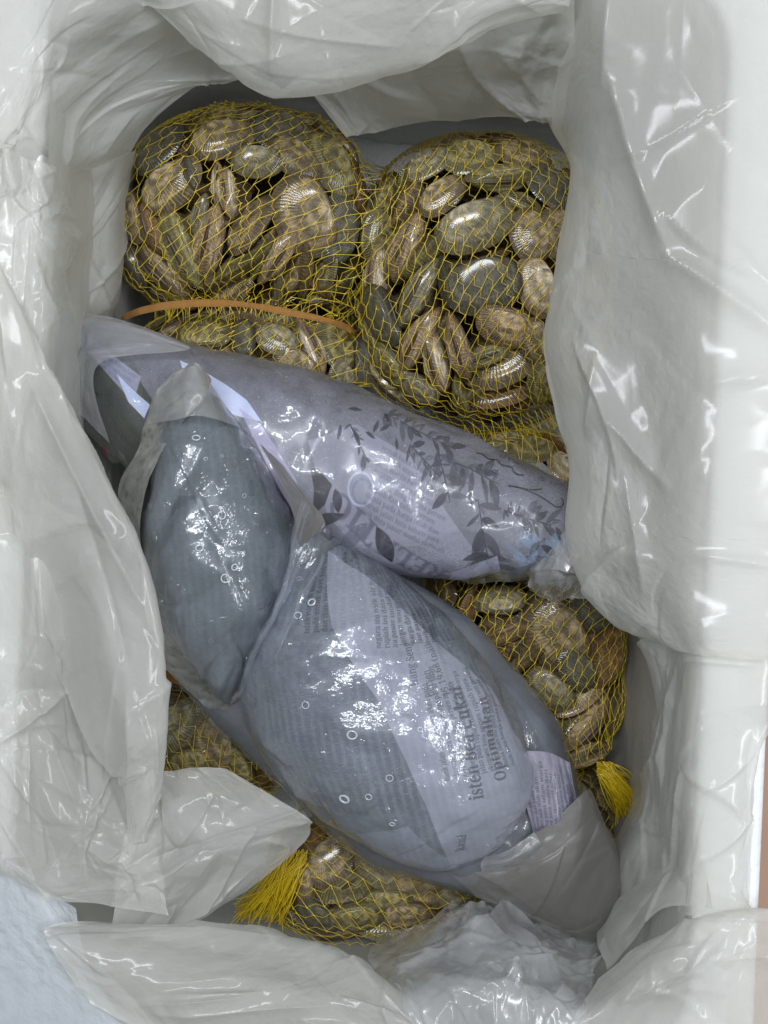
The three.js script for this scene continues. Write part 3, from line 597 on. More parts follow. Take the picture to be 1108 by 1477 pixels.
function inwardHit(o, d, max) {                // first clam met going in along d
  let best = max;
  for (const c of placedClams) {
    if (c.pos.distanceToSquared(o) > 0.0016) continue;
    tmp.copy(o).applyMatrix4(c.inv); tdir.copy(d).transformDirection(c.inv);
    const sx = tmp.x / c.a, sy = tmp.y / c.b, sz = tmp.z / c.c, dx = tdir.x / c.a, dy = tdir.y / c.b, dz = tdir.z / c.c;
    const A = dx * dx + dy * dy + dz * dz, B = sx * dx + sy * dy + sz * dz, C = sx * sx + sy * sy + sz * sz - 1, D = B * B - A * C;
    if (D < 0) continue; const t = (-B - Math.sqrt(D)) / A; if (t < best) best = t;
  }
  return best;
}
function net(h, poleDeg, cell, latMax, parent) {
  const al = poleDeg * Math.PI / 180, pole = V(Math.cos(al), 0.12, Math.sin(al)).normalize(), side = V(0, 1, 0).addScaledVector(pole, -pole.y).normalize(), third = pole.clone().cross(side);
  const R = (h.a + h.b + h.ry) / 3, nl = Math.round(2 * Math.PI * R / cell), dl = 2 * Math.PI / nl, nj = Math.round(2 * latMax * R * 1.05 / (cell * 0.5)), grid = [];
  for (let i = 0; i < nl; i++) {
    const row = [];
    for (let j = 0; j <= nj; j++) {
      const zig = j & 1 ? 0.16 : -0.16, la = -latMax + 2 * latMax * (j + 0.6 * vnoise(i * 0.22, j * 0.2, 72)) / nj, lo = dl * (i + zig + 0.1 * vnoise(i * 1.9, j * 1.3, 71) + 0.7 * vnoise(i * 0.16, j * 0.09, 73));
      const d = pole.clone().multiplyScalar(Math.sin(la)).addScaledVector(side, Math.cos(la) * Math.cos(lo)).addScaledVector(third, Math.cos(la) * Math.sin(lo));
      const p = h.radial(d); p.addScaledVector(d, 0.004);
      if (p.y < h.c.y - 0.55 * h.ry) { row.push(null); continue; }
      const nIn = d.clone().negate(); row.push({ p, d: nIn, t: clamp(inwardHit(p, nIn, 0.02) - 0.0008, -0.001, 0.0095) });
    }
    grid.push(row);
  }
  for (let k = 0; k < 2; k++) for (const row of grid) { const q = row.map(v => v && v.t); for (let j = 1; j < row.length - 1; j++) if (row[j] && row[j - 1] && row[j + 1]) row[j].t = Math.min(q[j], 0.5 * q[j] + 0.25 * (q[j - 1] + q[j + 1])); }
  const out = buf(), P = v => v.p.clone().addScaledVector(v.d, v.t);
  for (let i = 0; i < nl; i++) {
    let run = []; const flush = () => { if (run.length > 1) tubeInto(out, run, 0.00015, 5, 0.8); run = []; };
    for (let j = 0; j <= nj; j++) { const v = grid[i][j]; if (!v) flush(); else run.push(P(v)); }
    flush();
    const nx = grid[(i + 1) % nl];
    for (let j = 0; j < nj; j += 2) {           // bars to the next strand, with a knot at each end
      const v = grid[i][j + (i & 1)], w = nx[j + (i & 1) + 1 > nj ? nj : j + (i & 1) + 1]; if (!v || !w) continue;
      const a = P(v), b = P(w), m = a.clone().lerp(b, 0.5).addScaledVector(v.d, 0.0004);
      tubeInto(out, [a, m, b], u => 0.00014 + 0.00008 * Math.abs(2 * u - 1), 5, 0.8);
      const t = b.clone().sub(a).normalize().multiplyScalar(0.0007);
      tubeInto(out, [a.clone().sub(t), a, a.clone().add(t)], u => 0.00016 + 0.0003 * Math.sin(Math.PI * u), 5, 0.8);
    }
  }
  return part('net', fromBuf(out), netMat, parent);
}
function tuft(parent, from, to, spread0, spread1, n, bow) {
  const out = buf();
  for (let k = 0; k < n; k++) {
    const a = W(from[0] + rr(-1, 1) * spread0[0], from[1] + rr(-1, 1) * spread0[1], from[2] + rr(0, 0.008)), b = W(to[0] + rr(-1, 1) * spread1[0], to[1] + rr(-1, 1) * spread1[1], to[2] + rr(-0.006, 0.006));
    const m = a.clone().lerp(b, 0.5).add(V(rr(-1, 1) * 0.006, bow + rr(-0.006, 0.005), rr(-1, 1) * 0.006)); if (k % 9 === 0) b.add(V(rr(-1, 1) * 0.008, 0.003, rr(-1, 1) * 0.008));
    const c = new THREE.QuadraticBezierCurve3(a, m, b); tubeInto(out, c.getPoints(8), 0.00028, 4);
  }
  return part('gathered_end', fromBuf(out), tuftMat, parent);
}
const bagA = thing('net_bag', 'yellow net bag of clams tied with an orange band in the top left', 'net bag');
net(hA, 84, 0.0076, 1.42, bagA); net(hA2, 78, 0.0076, 1.38, bagA);
const bagB = thing('net_bag', 'big round yellow net bag of clams beside the large right liner sheet', 'net bag');
net(hB, 60, 0.0078, 1.42, bagB);
const bagC = thing('net_bag', 'yellow net bag of clams under both packs along the right wall', 'net bag');
net(hC, 66, 0.0086, 1.4, bagC);
const bagD = thing('net_bag', 'yellow net bag of clams between the liner strip and the clear ice pack, left', 'net bag');
net(hD, 30, 0.0092, 1.35, bagD);
const bagE = thing('net_bag', 'yellow net bag of clams with a long yellow tuft below the clear ice pack', 'net bag');
net(hE, 174, 0.0092, 1.35, bagE);
tuft(bagE, [425, 1236, -0.022], [372, 1318, -0.03], [20, 12], [36, 14], 200, 0.012);
const bagF = thing('net_bag', 'small visible part of a net bag with bright yellow tuft in the right bottom corner', 'net bag');
net(hF, 60, 0.006, 1.35, bagF);
tuft(bagF, [872, 1108, -0.014], [906, 1158, -0.024], [12, 10], [16, 22], 300, 0.012);
function band(name, label, pts, wd) {
  const c = new THREE.CatmullRomCurve3(pts.map(p => W(...p))), n = 90, P = [], uv = [], m = 10;
  for (let i = 0; i <= n; i++) {
    const p = c.getPoint(i / n), t = c.getTangent(i / n), u = V(0, 1, 0).addScaledVector(t, -t.y).normalize(), s = t.clone().cross(u);
    for (let j = 0; j <= m; j++) { const th = 2 * Math.PI * j / m; P.push(p.clone().addScaledVector(s, Math.cos(th) * wd * (1 + 0.3 * vnoise(i * 0.13, 0, 9))).addScaledVector(u, Math.sin(th) * 0.0005 + Math.cos(th) * wd * 0.5 * vnoise(i * 0.1, 3, 9) + 0.0006 * vnoise(i * 0.3, 5, 9))); uv.push(i / n, j / m); }
  }
  const mesh = new THREE.Mesh(gridGeometry(P, n, m, uv), new THREE.MeshPhysicalMaterial({ color: rgb(0.5, 0.24, 0.06), roughness: 0.6, bumpMap: filmNoise, bumpScale: 0.0005, side: THREE.DoubleSide }));
  mesh.name = numbered(name); mesh.userData = { label, category: 'rubber band' }; scene.add(mesh);
}
band('rubber_band', 'orange rubber band tied across the top left net bag', [[172, 470, -0.05], [182, 456, -0.02], [225, 443, -0.005], [290, 437, 0.002], [350, 439, 0.003], [420, 451, 0.001], [470, 462, -0.006], [505, 474, -0.025], [515, 480, -0.05]], 0.0018);
band('rubber_band', 'short stretch of orange rubber band beside the clear ice pack, left net', [[222, 962, -0.02], [240, 972, -0.008], [262, 984, -0.004], [290, 998, -0.004], [312, 1012, -0.012]], 0.0022);

// ------------------------------------------------------------------ newspaper pack (upper)
const PPM = 1 / K;                              // photo pixels per metre: prints are drawn at about photo scale
function paperGround(c, w, h, base, sd) {
  const im = c.createImageData(w, h);
  for (let y = 0; y < h; y++) for (let x = 0; x < w; x++) {
    const n = fbm(x / 60, y / 60, sd, 5), f = fbm(x / 5, y / 5, sd + 7, 2), st = sstep(0.1, 0.45, fbm(x / 34, y / 34, sd + 3, 4)), o = 4 * (y * w + x);
    const k = 1 + 0.1 * n + 0.08 * f - 0.1 * st;
    im.data[o] = clamp(base[0] * k, 0, 255); im.data[o + 1] = clamp(base[1] * k, 0, 255); im.data[o + 2] = clamp(base[2] * (k * 0.9 + 0.1), 0, 255); im.data[o + 3] = 255;
  }
  c.putImageData(im, 0, 0);
}
const soft = (c, t, x, y, r) => { c.globalAlpha = 0.24; for (const [a, b] of [[0, 0], [1, 0], [-1, 0], [0, 1], [0, -1]]) c.fillText(t, x + a * r, y + b * r); c.globalAlpha = 1; };
const WORDS = 'harga pasar saham naik persen dan untuk yang dengan pada tahun rupiah dunia ekonomi negara modal usaha bank dari para ini itu akan telah warga kota jalan air laut ikan data nilai'.split(' ');
function column(c, x, y, ang, lines, len, size, lead, col, font = 'serif') {
  c.save(); c.translate(x, y); c.rotate(ang); c.fillStyle = col; c.font = font.startsWith('bold') ? `bold ${size}px serif` : `${size}px ${font}`;
  for (let i = 0; i < lines; i++) { let t = '', n = 0; while (n < len) { const w = WORDS[Math.floor(rnd() * WORDS.length)]; t += w + ' '; n += (w.length + 1) * size * 0.45; } soft(c, t, 0, i * lead, size * 0.06); }
  c.restore();
}
function leaf(c, x, y, l, a, w = 0.32) { c.save(); c.translate(x, y); c.rotate(a); c.beginPath(); c.moveTo(0, 0); c.quadraticCurveTo(l * 0.45, -l * w, l, 0); c.quadraticCurveTo(l * 0.5, l * w * 0.7, 0, 0); c.fill(); c.restore(); }
// unrolled sheet -> canvas that is drawn at photo scale with its corner at (ox, oy); the print keeps its slant
function mapSheet(g, rows, ox, oy, w, h, q) {
  const r0 = rows[0], r1 = rows[rows.length - 1], m0 = [(r0[0] + r0[2]) / 2, (r0[1] + r0[3]) / 2], m1 = [(r1[0] + r1[2]) / 2, (r1[1] + r1[3]) / 2];
  const A = g.attributes.uv, dx = m1[0] - m0[0], dy = m1[1] - m0[1], l = Math.hypot(dx, dy), ca = dx / l, sa = dy / l;
  let top = 0; for (let i = 0; i < A.count; i++) top = Math.max(top, A.getX(i));
  const k = l / top;
  for (let i = 0; i < A.count; i++) {
    const s = A.getX(i) * k, v = A.getY(i) * k * 0.8;
    A.setXY(i, (m0[0] + s * ca + v * sa - ox) * q / w, 1 - (m0[1] + s * sa - v * ca - oy) * q / h);
  }
  return g;
}
const wetPaper = (map, o = {}) => new THREE.MeshPhysicalMaterial({ map, roughness: 0.5, clearcoat: 0.35, clearcoatRoughness: 0.2, bumpMap: null, ...o });
const upper = thing('newspaper_pack', 'ice pack rolled in leaf printed newspaper inside a clear bag, lying across the box', 'ice pack');
const rowsU = [
  [98, 462, 108, 600, 0.018, 0.012], [180, 470, 185, 680, 0.034, 0.008], [300, 503, 285, 735, 0.044, 0.0], [420, 533, 395, 780, 0.05, -0.002],
  [540, 572, 500, 815, 0.052, -0.002], [650, 616, 620, 836, 0.05, -0.002], [750, 664, 730, 838, 0.045, -0.002], [825, 700, 812, 826, 0.036, 0.0], [866, 735, 856, 800, 0.02, 0.004],
];
const photo = (ox, oy, q, draw, base, sd) => (c, w, h) => { paperGround(c, w, h, base, sd); c.scale(q, q); c.translate(-ox, -oy); draw(c); };
const poly = (c, col, ...p) => { c.fillStyle = col; c.beginPath(); p.forEach(([x, y], i) => i ? c.lineTo(x, y) : c.moveTo(x, y)); c.closePath(); c.fill(); };
const blot = (c, col, x, y, rx, ry, n) => { c.fillStyle = col; for (let k = 0; k < n; k++) { const a = rnd() * 7, q = Math.sqrt(rnd()); c.beginPath(); c.ellipse(x + Math.cos(a) * q * rx, y + Math.sin(a) * q * ry, rx * rr(0.15, 0.45), ry * rr(0.15, 0.45), rnd() * 3, 0, 7); c.fill(); } };
const text = (c, t, x, y, a, size, col, font) => { c.save(); c.translate(x, y); c.rotate(a); c.font = font.replace('#', size + 'px'); c.fillStyle = col; soft(c, t, 0, 0, size * 0.03); c.restore(); };
const UO = [80, 400], UQ = 1.6, UW = 1344, UH = 800;
const texU = canvasTex(UW, UH, photo(...UO, UQ, c => {
  // colour page at the left end
  poly(c, 'rgba(34,40,32,0.97)', [92, 486], [150, 490], [226, 536], [262, 590], [200, 690], [120, 700], [90, 600]);
  blot(c, 'rgba(60,70,50,0.3)', 180, 560, 50, 50, 14); blot(c, 'rgba(120,100,96,0.3)', 122, 560, 16, 22, 8); blot(c, 'rgba(40,40,50,0.4)', 150, 590, 30, 24, 10); leaf(c, 170, 560, 80, 0.4, 0.3);
  blot(c, 'rgba(150,124,120,0.3)', 160, 628, 18, 12, 8); poly(c, 'rgba(18,18,22,0.95)', [142, 592], [152, 596], [148, 616], [138, 612]); poly(c, 'rgba(122,26,48,0.9)', [138, 612], [147, 616], [142, 632], [132, 629]); blot(c, 'rgba(24,24,34,0.6)', 152, 650, 20, 12, 10);
  poly(c, 'rgba(150,150,174,0.95)', [112, 494], [150, 488], [236, 540], [214, 566], [160, 520]); column(c, 150, 500, 0.5, 4, 70, 7, 8, 'rgba(50,50,70,0.5)');
  poly(c, 'rgba(196,206,236,0.95)', [196, 536], [226, 560], [240, 570], [228, 584], [206, 566]);
  poly(c, 'rgba(200,208,236,0.97)', [296, 522], [330, 534], [384, 572], [402, 598], [350, 584], [304, 556]);
  poly(c, 'rgba(42,40,46,0.9)', [336, 590], [360, 600], [410, 640], [450, 700], [454, 760], [400, 740], [360, 680]);
  poly(c, 'rgba(92,86,104,0.85)', [338, 596], [370, 600], [420, 640], [404, 650], [372, 632]); poly(c, 'rgba(176,170,200,0.8)', [372, 580], [400, 600], [440, 660], [448, 706], [426, 690], [400, 640]); blot(c, 'rgba(150,144,172,0.2)', 420, 650, 22, 40, 12);
  poly(c, 'rgba(156,156,172,0.62)', [462, 620], [530, 606], [600, 646], [676, 760], [640, 800], [560, 790], [480, 700]); poly(c, 'rgba(150,150,172,0.5)', [470, 720], [560, 780], [600, 836], [520, 810]);
  // leaf sprigs
  c.strokeStyle = 'rgba(38,40,52,0.85)'; c.fillStyle = 'rgba(36,38,50,0.9)';
  const sprig = (x, y, a, n, step, l) => { c.lineWidth = 1.4; c.beginPath(); c.moveTo(x, y); c.lineTo(x + Math.cos(a) * n * step, y + Math.sin(a) * n * step); c.stroke(); for (let i = 0; i < n; i++) { const q = l * (0.35 + 0.9 * rnd()); c.globalAlpha = rr(0.4, 1); if (rnd() < 0.8) leaf(c, x + Math.cos(a) * i * step, y + Math.sin(a) * i * step, q, a + 0.75 + rr(-0.5, 0.7), rr(0.2, 0.5)); c.globalAlpha = rr(0.3, 1); if (rnd() < 0.7) leaf(c, x + Math.cos(a) * (i + 0.4) * step, y + Math.sin(a) * (i + 0.4) * step, q, a - 0.85 + rr(-0.7, 0.5), rr(0.2, 0.5)); } c.globalAlpha = 1; };
  for (let k = 0; k < 2; k++) { sprig(570, 590, 0.45, 9, 12, 24); sprig(600, 632, 0.8, 5, 11, 20); sprig(640, 640, 1.45, 5, 12, 30); sprig(660, 655, 0.5, 5, 13, 28); sprig(686, 700, 1.5, 5, 15, 34); sprig(720, 716, 0.4, 5, 13, 26); sprig(520, 606, 1.1, 4, 12, 18); sprig(690, 760, 1.1, 3, 15, 30); sprig(742, 770, 0.2, 4, 13, 22); }
  for (const [x, y, l, a] of [[508, 606, 17, 1.9], [520, 586, 20, 0], [524, 612, 20, 1.2], [560, 600, 18, 2.1], [576, 606, 18, 2.7], [540, 614, 16, 0.6], [582, 622, 16, 1.6]]) leaf(c, x, y, l, a, 0.35);
  c.fillStyle = 'rgba(36,34,44,0.96)'; poly(c, 'rgba(36,34,44,0.96)', [462, 650], [472, 650], [490, 668], [478, 688], [458, 700], [464, 672]); leaf(c, 494, 672, 26, 1.5, 0.6); leaf(c, 446, 712, 60, -0.2, 0.28); leaf(c, 546, 716, 52, 1.3, 0.5);
  c.fillStyle = 'rgba(88,88,104,0.75)'; leaf(c, 490, 746, 56, -0.65, 0.4); c.fillStyle = 'rgba(22,22,28,0.9)'; leaf(c, 452, 738, 34, -0.3, 0.5);
  c.strokeStyle = 'rgba(120,122,146,0.8)'; c.lineWidth = 3; c.beginPath(); c.arc(531, 678, 13, 0, 7); c.stroke(); c.strokeStyle = 'rgba(200,200,224,0.6)'; c.beginPath(); c.arc(529, 675, 17, 0, 7); c.stroke();
  // grey headline, turned, and small print
  text(c, 'RELATIO', 636, 792, Math.PI + 0.72, 40, 'rgba(70,72,96,0.75)', 'bold # serif');
  column(c, 560, 636, 0.5, 9, 90, 8, 9, 'rgba(54,56,76,0.7)'); column(c, 476, 756, 0.45, 8, 170, 8, 8, 'rgba(60,62,82,0.55)', 'sans-serif'); column(c, 470, 700, 0.6, 6, 50, 7, 8, 'rgba(70,72,92,0.4)');
  // handwriting
  c.strokeStyle = 'rgba(24,24,34,0.96)'; c.lineWidth = 2.8; c.lineCap = 'round'; c.beginPath(); c.moveTo(698, 640); c.bezierCurveTo(716, 636, 702, 652, 722, 650); c.bezierCurveTo(734, 650, 716, 662, 738, 662); c.bezierCurveTo(752, 660, 736, 674, 758, 674); c.stroke();
  c.lineWidth = 2; c.beginPath(); c.moveTo(732, 690); c.bezierCurveTo(752, 690, 776, 706, 788, 718); c.bezierCurveTo(798, 730, 812, 722, 806, 712); c.moveTo(732, 689); c.bezierCurveTo(750, 692, 764, 698, 780, 696); c.stroke();
  text(c, 'uva', 730, 640, 0.5, 18, 'rgba(36,36,48,0.95)', 'italic # serif'); text(c, '& sehat', 778, 680, 0.5, 16, 'rgba(46,46,58,0.9)', 'italic # serif');
  // blue patch, pale scrap, dark foot
  blot(c, 'rgba(128,156,184,0.3)', 760, 762, 34, 22, 16); poly(c, 'rgba(72,86,100,0.8)', [716, 788], [790, 776], [812, 800], [800, 836], [712, 836]);
  poly(c, 'rgba(172,172,194,0.8)', [640, 790], [704, 764], [706, 792], [672, 812], [628, 816]);
  poly(c, 'rgba(24,26,34,0.92)', [660, 812], [676, 822], [694, 806], [704, 820], [690, 846], [650, 846]); leaf(c, 764, 760, 26, 0.7, 0.4); leaf(c, 760, 790, 30, 0.2, 0.4); leaf(c, 786, 744, 20, 1.2, 0.4);
  poly(c, 'rgba(60,68,86,0.6)', [480, 790], [560, 826], [560, 850], [470, 820]);
}, [114, 115, 126], 5));
const packFold = (n, lu, lv, sd, k) => { const f = creases(n, lu, lv, sd); return (u, v) => k * f(u, v + lv / 2); };
const lump = (sd, a1, a2) => (u, v) => a1 * fbm(u * 24, v * 24, sd, 3) + a2 * facet(u * 60 + 3, v * 60, sd + 5);
{
  const pU = packFold(60, 0.3, 0.26, 31, 1), lU = lump(31, 0.004, 0.0012), f = (u, v) => lU(u, v) + pU(u, v), g = roll(rowsU, { nu: 150, nv: 120, f });
  const film = roll(rowsU.map(r => { const q = r.slice(); q[4] += 0.002; q[1] -= 3; q[3] += 3; return q; }), { nu: 200, nv: 160, f: (u, v) => f(u, v) + 0.0007 + 0.0012 * Math.abs(facet(u * 110 + v * 30, v * 70, 83)) + 0.0003 * facet(u * 300, v * 260, 85) });
  mapSheet(g, rowsU, ...UO, UW, UH, UQ);
  part('newspaper_wrap', g, wetPaper(texU), upper);
  film.attributes.uv.array.forEach((x, i, a) => { a[i] = x * 1.5; });
  part('clear_bag', film, clearFilm, upper);
  part('bag_end', loft([
    [[84, 436, 0.02], [130, 452, 0.026], [200, 470, 0.034], [270, 494, 0.04]],
    [[88, 470, 0.024], [130, 474, 0.032], [200, 486, 0.04], [262, 505, 0.046]],
    [[90, 530, 0.024], [104, 530, 0.03], [120, 530, 0.034], [140, 530, 0.038]],
    [[96, 590, 0.02], [116, 600, 0.027], [140, 620, 0.032], [160, 640, 0.036]],
  ], { nu: 70, nv: 90, seed: 61, big: 0.0012, mid: 0.001, fine: 0.0002 }), milkyFilm, upper, 'milky flattened corner of the bag');
  part('bag_end', loft([
    [[770, 812, 0.02], [790, 790, 0.036], [822, 764, 0.04], [850, 760, 0.03]],
    [[768, 836, 0.022], [795, 815, 0.046], [830, 800, 0.05], [870, 795, 0.036]],
    [[776, 858, 0.02], [810, 845, 0.044], [845, 838, 0.046], [890, 835, 0.03]],
    [[800, 864, 0.012], [830, 864, 0.026], [860, 868, 0.026], [900, 868, 0.02]],
  ], { nu: 110, nv: 110, seed: 67, big: 0.007, mid: 0.006, fine: 0.002, folds: 24 }), tiedFilm, upper, 'crumpled tied end of the clear bag');
}
// ------------------------------------------------------------------ clear ice pack (lower)
const lower = thing('ice_pack', 'clear wet bag of ice wrapped in newsprint, lying on top in the middle', 'ice pack');
const rowsW = [
  [285, 545, 240, 562, 0.052, 0.042], [395, 680, 190, 712, 0.05, 0.034], [488, 762, 222, 870, 0.046, 0.022], [596, 838, 268, 985, 0.04, 0.012],
  [700, 918, 345, 1068, 0.036, 0.006], [786, 1012, 428, 1150, 0.034, 0.002], [826, 1110, 520, 1226, 0.032, -0.004], [846, 1180, 610, 1268, 0.024, -0.006], [850, 1230, 700, 1284, 0.01, -0.008],
];
const rowsM = [
  [500, 780, 410, 820, 0.05, 0.03], [560, 815, 365, 890, 0.068, 0.028], [630, 880, 345, 960, 0.078, 0.024], [690, 940, 362, 1050, 0.083, 0.022], [735, 1005, 410, 1120, 0.084, 0.022],
  [762, 1075, 470, 1180, 0.077, 0.02], [766, 1132, 535, 1222, 0.062, 0.018], [742, 1190, 615, 1246, 0.04, 0.016], [706, 1228, 660, 1248, 0.024, 0.016],
];
const rowsT = [
  [284, 560, 258, 566, 0.056, 0.048], [322, 590, 240, 615, 0.068, 0.044], [374, 655, 226, 690, 0.08, 0.04], [420, 735, 212, 775, 0.085, 0.034], [434, 810, 222, 866, 0.082, 0.028], [404, 890, 264, 930, 0.072, 0.024], [370, 955, 304, 982, 0.056, 0.02], [346, 1005, 322, 1010, 0.034, 0.018],
];
const ink = 'rgba(40,40,52,0.88)';
const MO = [300, 740], MQ = 1.9, MW = 960, MH = 1024;
const texM = canvasTex(MW, MH, photo(...MO, MQ, c => {
  column(c, 372, 900, -Math.PI / 2 - 0.2, 40, 150, 7.5, 9, 'rgba(50,54,66,0.80)'); column(c, 480, 1150, -Math.PI / 2 - 0.2, 36, 170, 7.5, 9, 'rgba(52,56,70,0.72)'); column(c, 600, 1240, -Math.PI / 2 - 0.2, 22, 130, 7.5, 9, 'rgba(52,56,70,0.72)');
  const up = -Math.PI / 2 - 0.2;
  column(c, 482, 890, up, 7, 78, 8.4, 9.6, 'rgba(40,40,52,0.95)', 'bold serif'); column(c, 552, 930, up - 0.1, 7, 110, 8.4, 9.6, 'rgba(44,44,56,0.95)'); column(c, 500, 1000, up, 12, 84, 8, 9.4, 'rgba(74,76,94,0.80)'); column(c, 600, 990, up, 6, 110, 9, 10, 'rgba(44,44,56,0.95)');
  column(c, 440, 1080, up + 0.1, 20, 130, 8, 9.4, 'rgba(70,72,90,0.54)');
  poly(c, 'rgba(170,168,182,0.65)', [470, 790], [560, 826], [700, 950], [758, 1060], [744, 1190], [650, 1236], [618, 1120], [566, 970], [505, 880]); poly(c, 'rgba(168,168,184,0.4)', [520, 1190], [600, 1150], [660, 1240], [600, 1256]);
  column(c, 560, 900, up, 12, 90, 8.4, 9.6, 'rgba(36,36,48,0.95)'); column(c, 640, 1080, up, 9, 120, 8.4, 10, 'rgba(40,40,52,0.95)');
  text(c, 'Hang Seng', 604, 948, up, 12, ink, '# serif'); text(c, '15.19,68 (naik', 640, 962, up - 0.1, 12, ink, '# serif'); text(c, 'persen', 622, 962, up, 11, ink, '# serif');
  text(c, 'isten Bea Cukai', 676, 1110, -Math.PI / 2 - 0.14, 21, 'rgba(34,34,44,0.75)', 'bold # serif'); text(c, 'Optimalkan', 703, 1084, -Math.PI / 2 - 0.16, 20, 'rgba(34,34,44,0.7)', 'bold # serif');
  text(c, 'kami', 662, 1205, up + 0.2, 13, ink, 'bold # serif'); text(c, 'Jakarta', 730, 1190, up + 0.3, 12, ink, 'bold # serif');
  column(c, 360, 1000, 0.95, 7, 130, 7, 8, 'rgba(50,54,64,0.88)');
}, [110, 116, 124], 15));
const WO = [160, 520], WQ = 1.35, WW = 1000, WH = 1060;
const texW = canvasTex(WW, WH, photo(...WO, WQ, c => {
  column(c, 330, 980, 0.92, 7, 300, 7, 8.5, 'rgba(44,48,58,0.95)'); text(c, 'Rusia', 404, 1030, 0.98, 24, ink, 'bold # serif'); text(c, 'Pasar', 424, 1090, 0.95, 22, ink, 'bold # serif'); text(c, 'Dunia', 436, 1122, 0.9, 26, ink, 'bold # serif');
  for (let k = 0; k < 44; k++) { c.fillStyle = `rgba(56,60,76,${rr(0.12, 0.42)})`; c.save(); c.translate(720 + rr(0, 120), 960 + rr(0, 120)); c.rotate(1.4 + rr(-0.05, 0.05)); c.fillRect(0, 0, rr(40, 160), rr(1, 3)); c.restore(); }
  poly(c, 'rgba(92,98,108,0.8)', [700, 930], [800, 1030], [820, 1080], [770, 1040]); column(c, 770, 1180, -Math.PI / 2 + 0.15, 9, 90, 8, 9, 'rgba(40,40,52,0.95)');
}, [78, 81, 88], 25));
const TO = [160, 520], TQ = 1.7, TW = 640, TH = 900;
const texT = canvasTex(TW, TH, photo(...TO, TQ, c => {
  column(c, 200, 780, -Math.PI / 2 - 0.1, 34, 160, 8, 9.5, 'rgba(56,60,68,0.67)'); column(c, 230, 960, -Math.PI / 2 - 0.1, 26, 150, 8, 9.5, 'rgba(56,60,68,0.67)');
  column(c, 250, 880, 1.2, 9, 120, 7, 8, 'rgba(70,76,86,0.48)');
}, [92, 100, 106], 35));
const frost = dataTex(256, 256, (u, v) => { const n = 168 + 40 * fbm(u * 16, v * 16, 7, 4) - 26 * sstep(0.15, 0.5, fbm(u * 34, v * 34, 13, 3)); return [n, n, n * 0.985]; }, true); frost.repeat.set(14, 14);
const wrink = (sd, a) => (u, v) => a * Math.max(0, facet(u * 95 + v * 18, v * 24, sd)) * sstep(-0.2, 0.5, vnoise(u * 16, v * 16, sd + 2)) * 1.6 + 0.5 * a * Math.abs(facet(u * 90, v * 110, sd + 4)) + 0.06 * a * facet(u * 260, v * 240, sd + 7);
let surfaces = [];
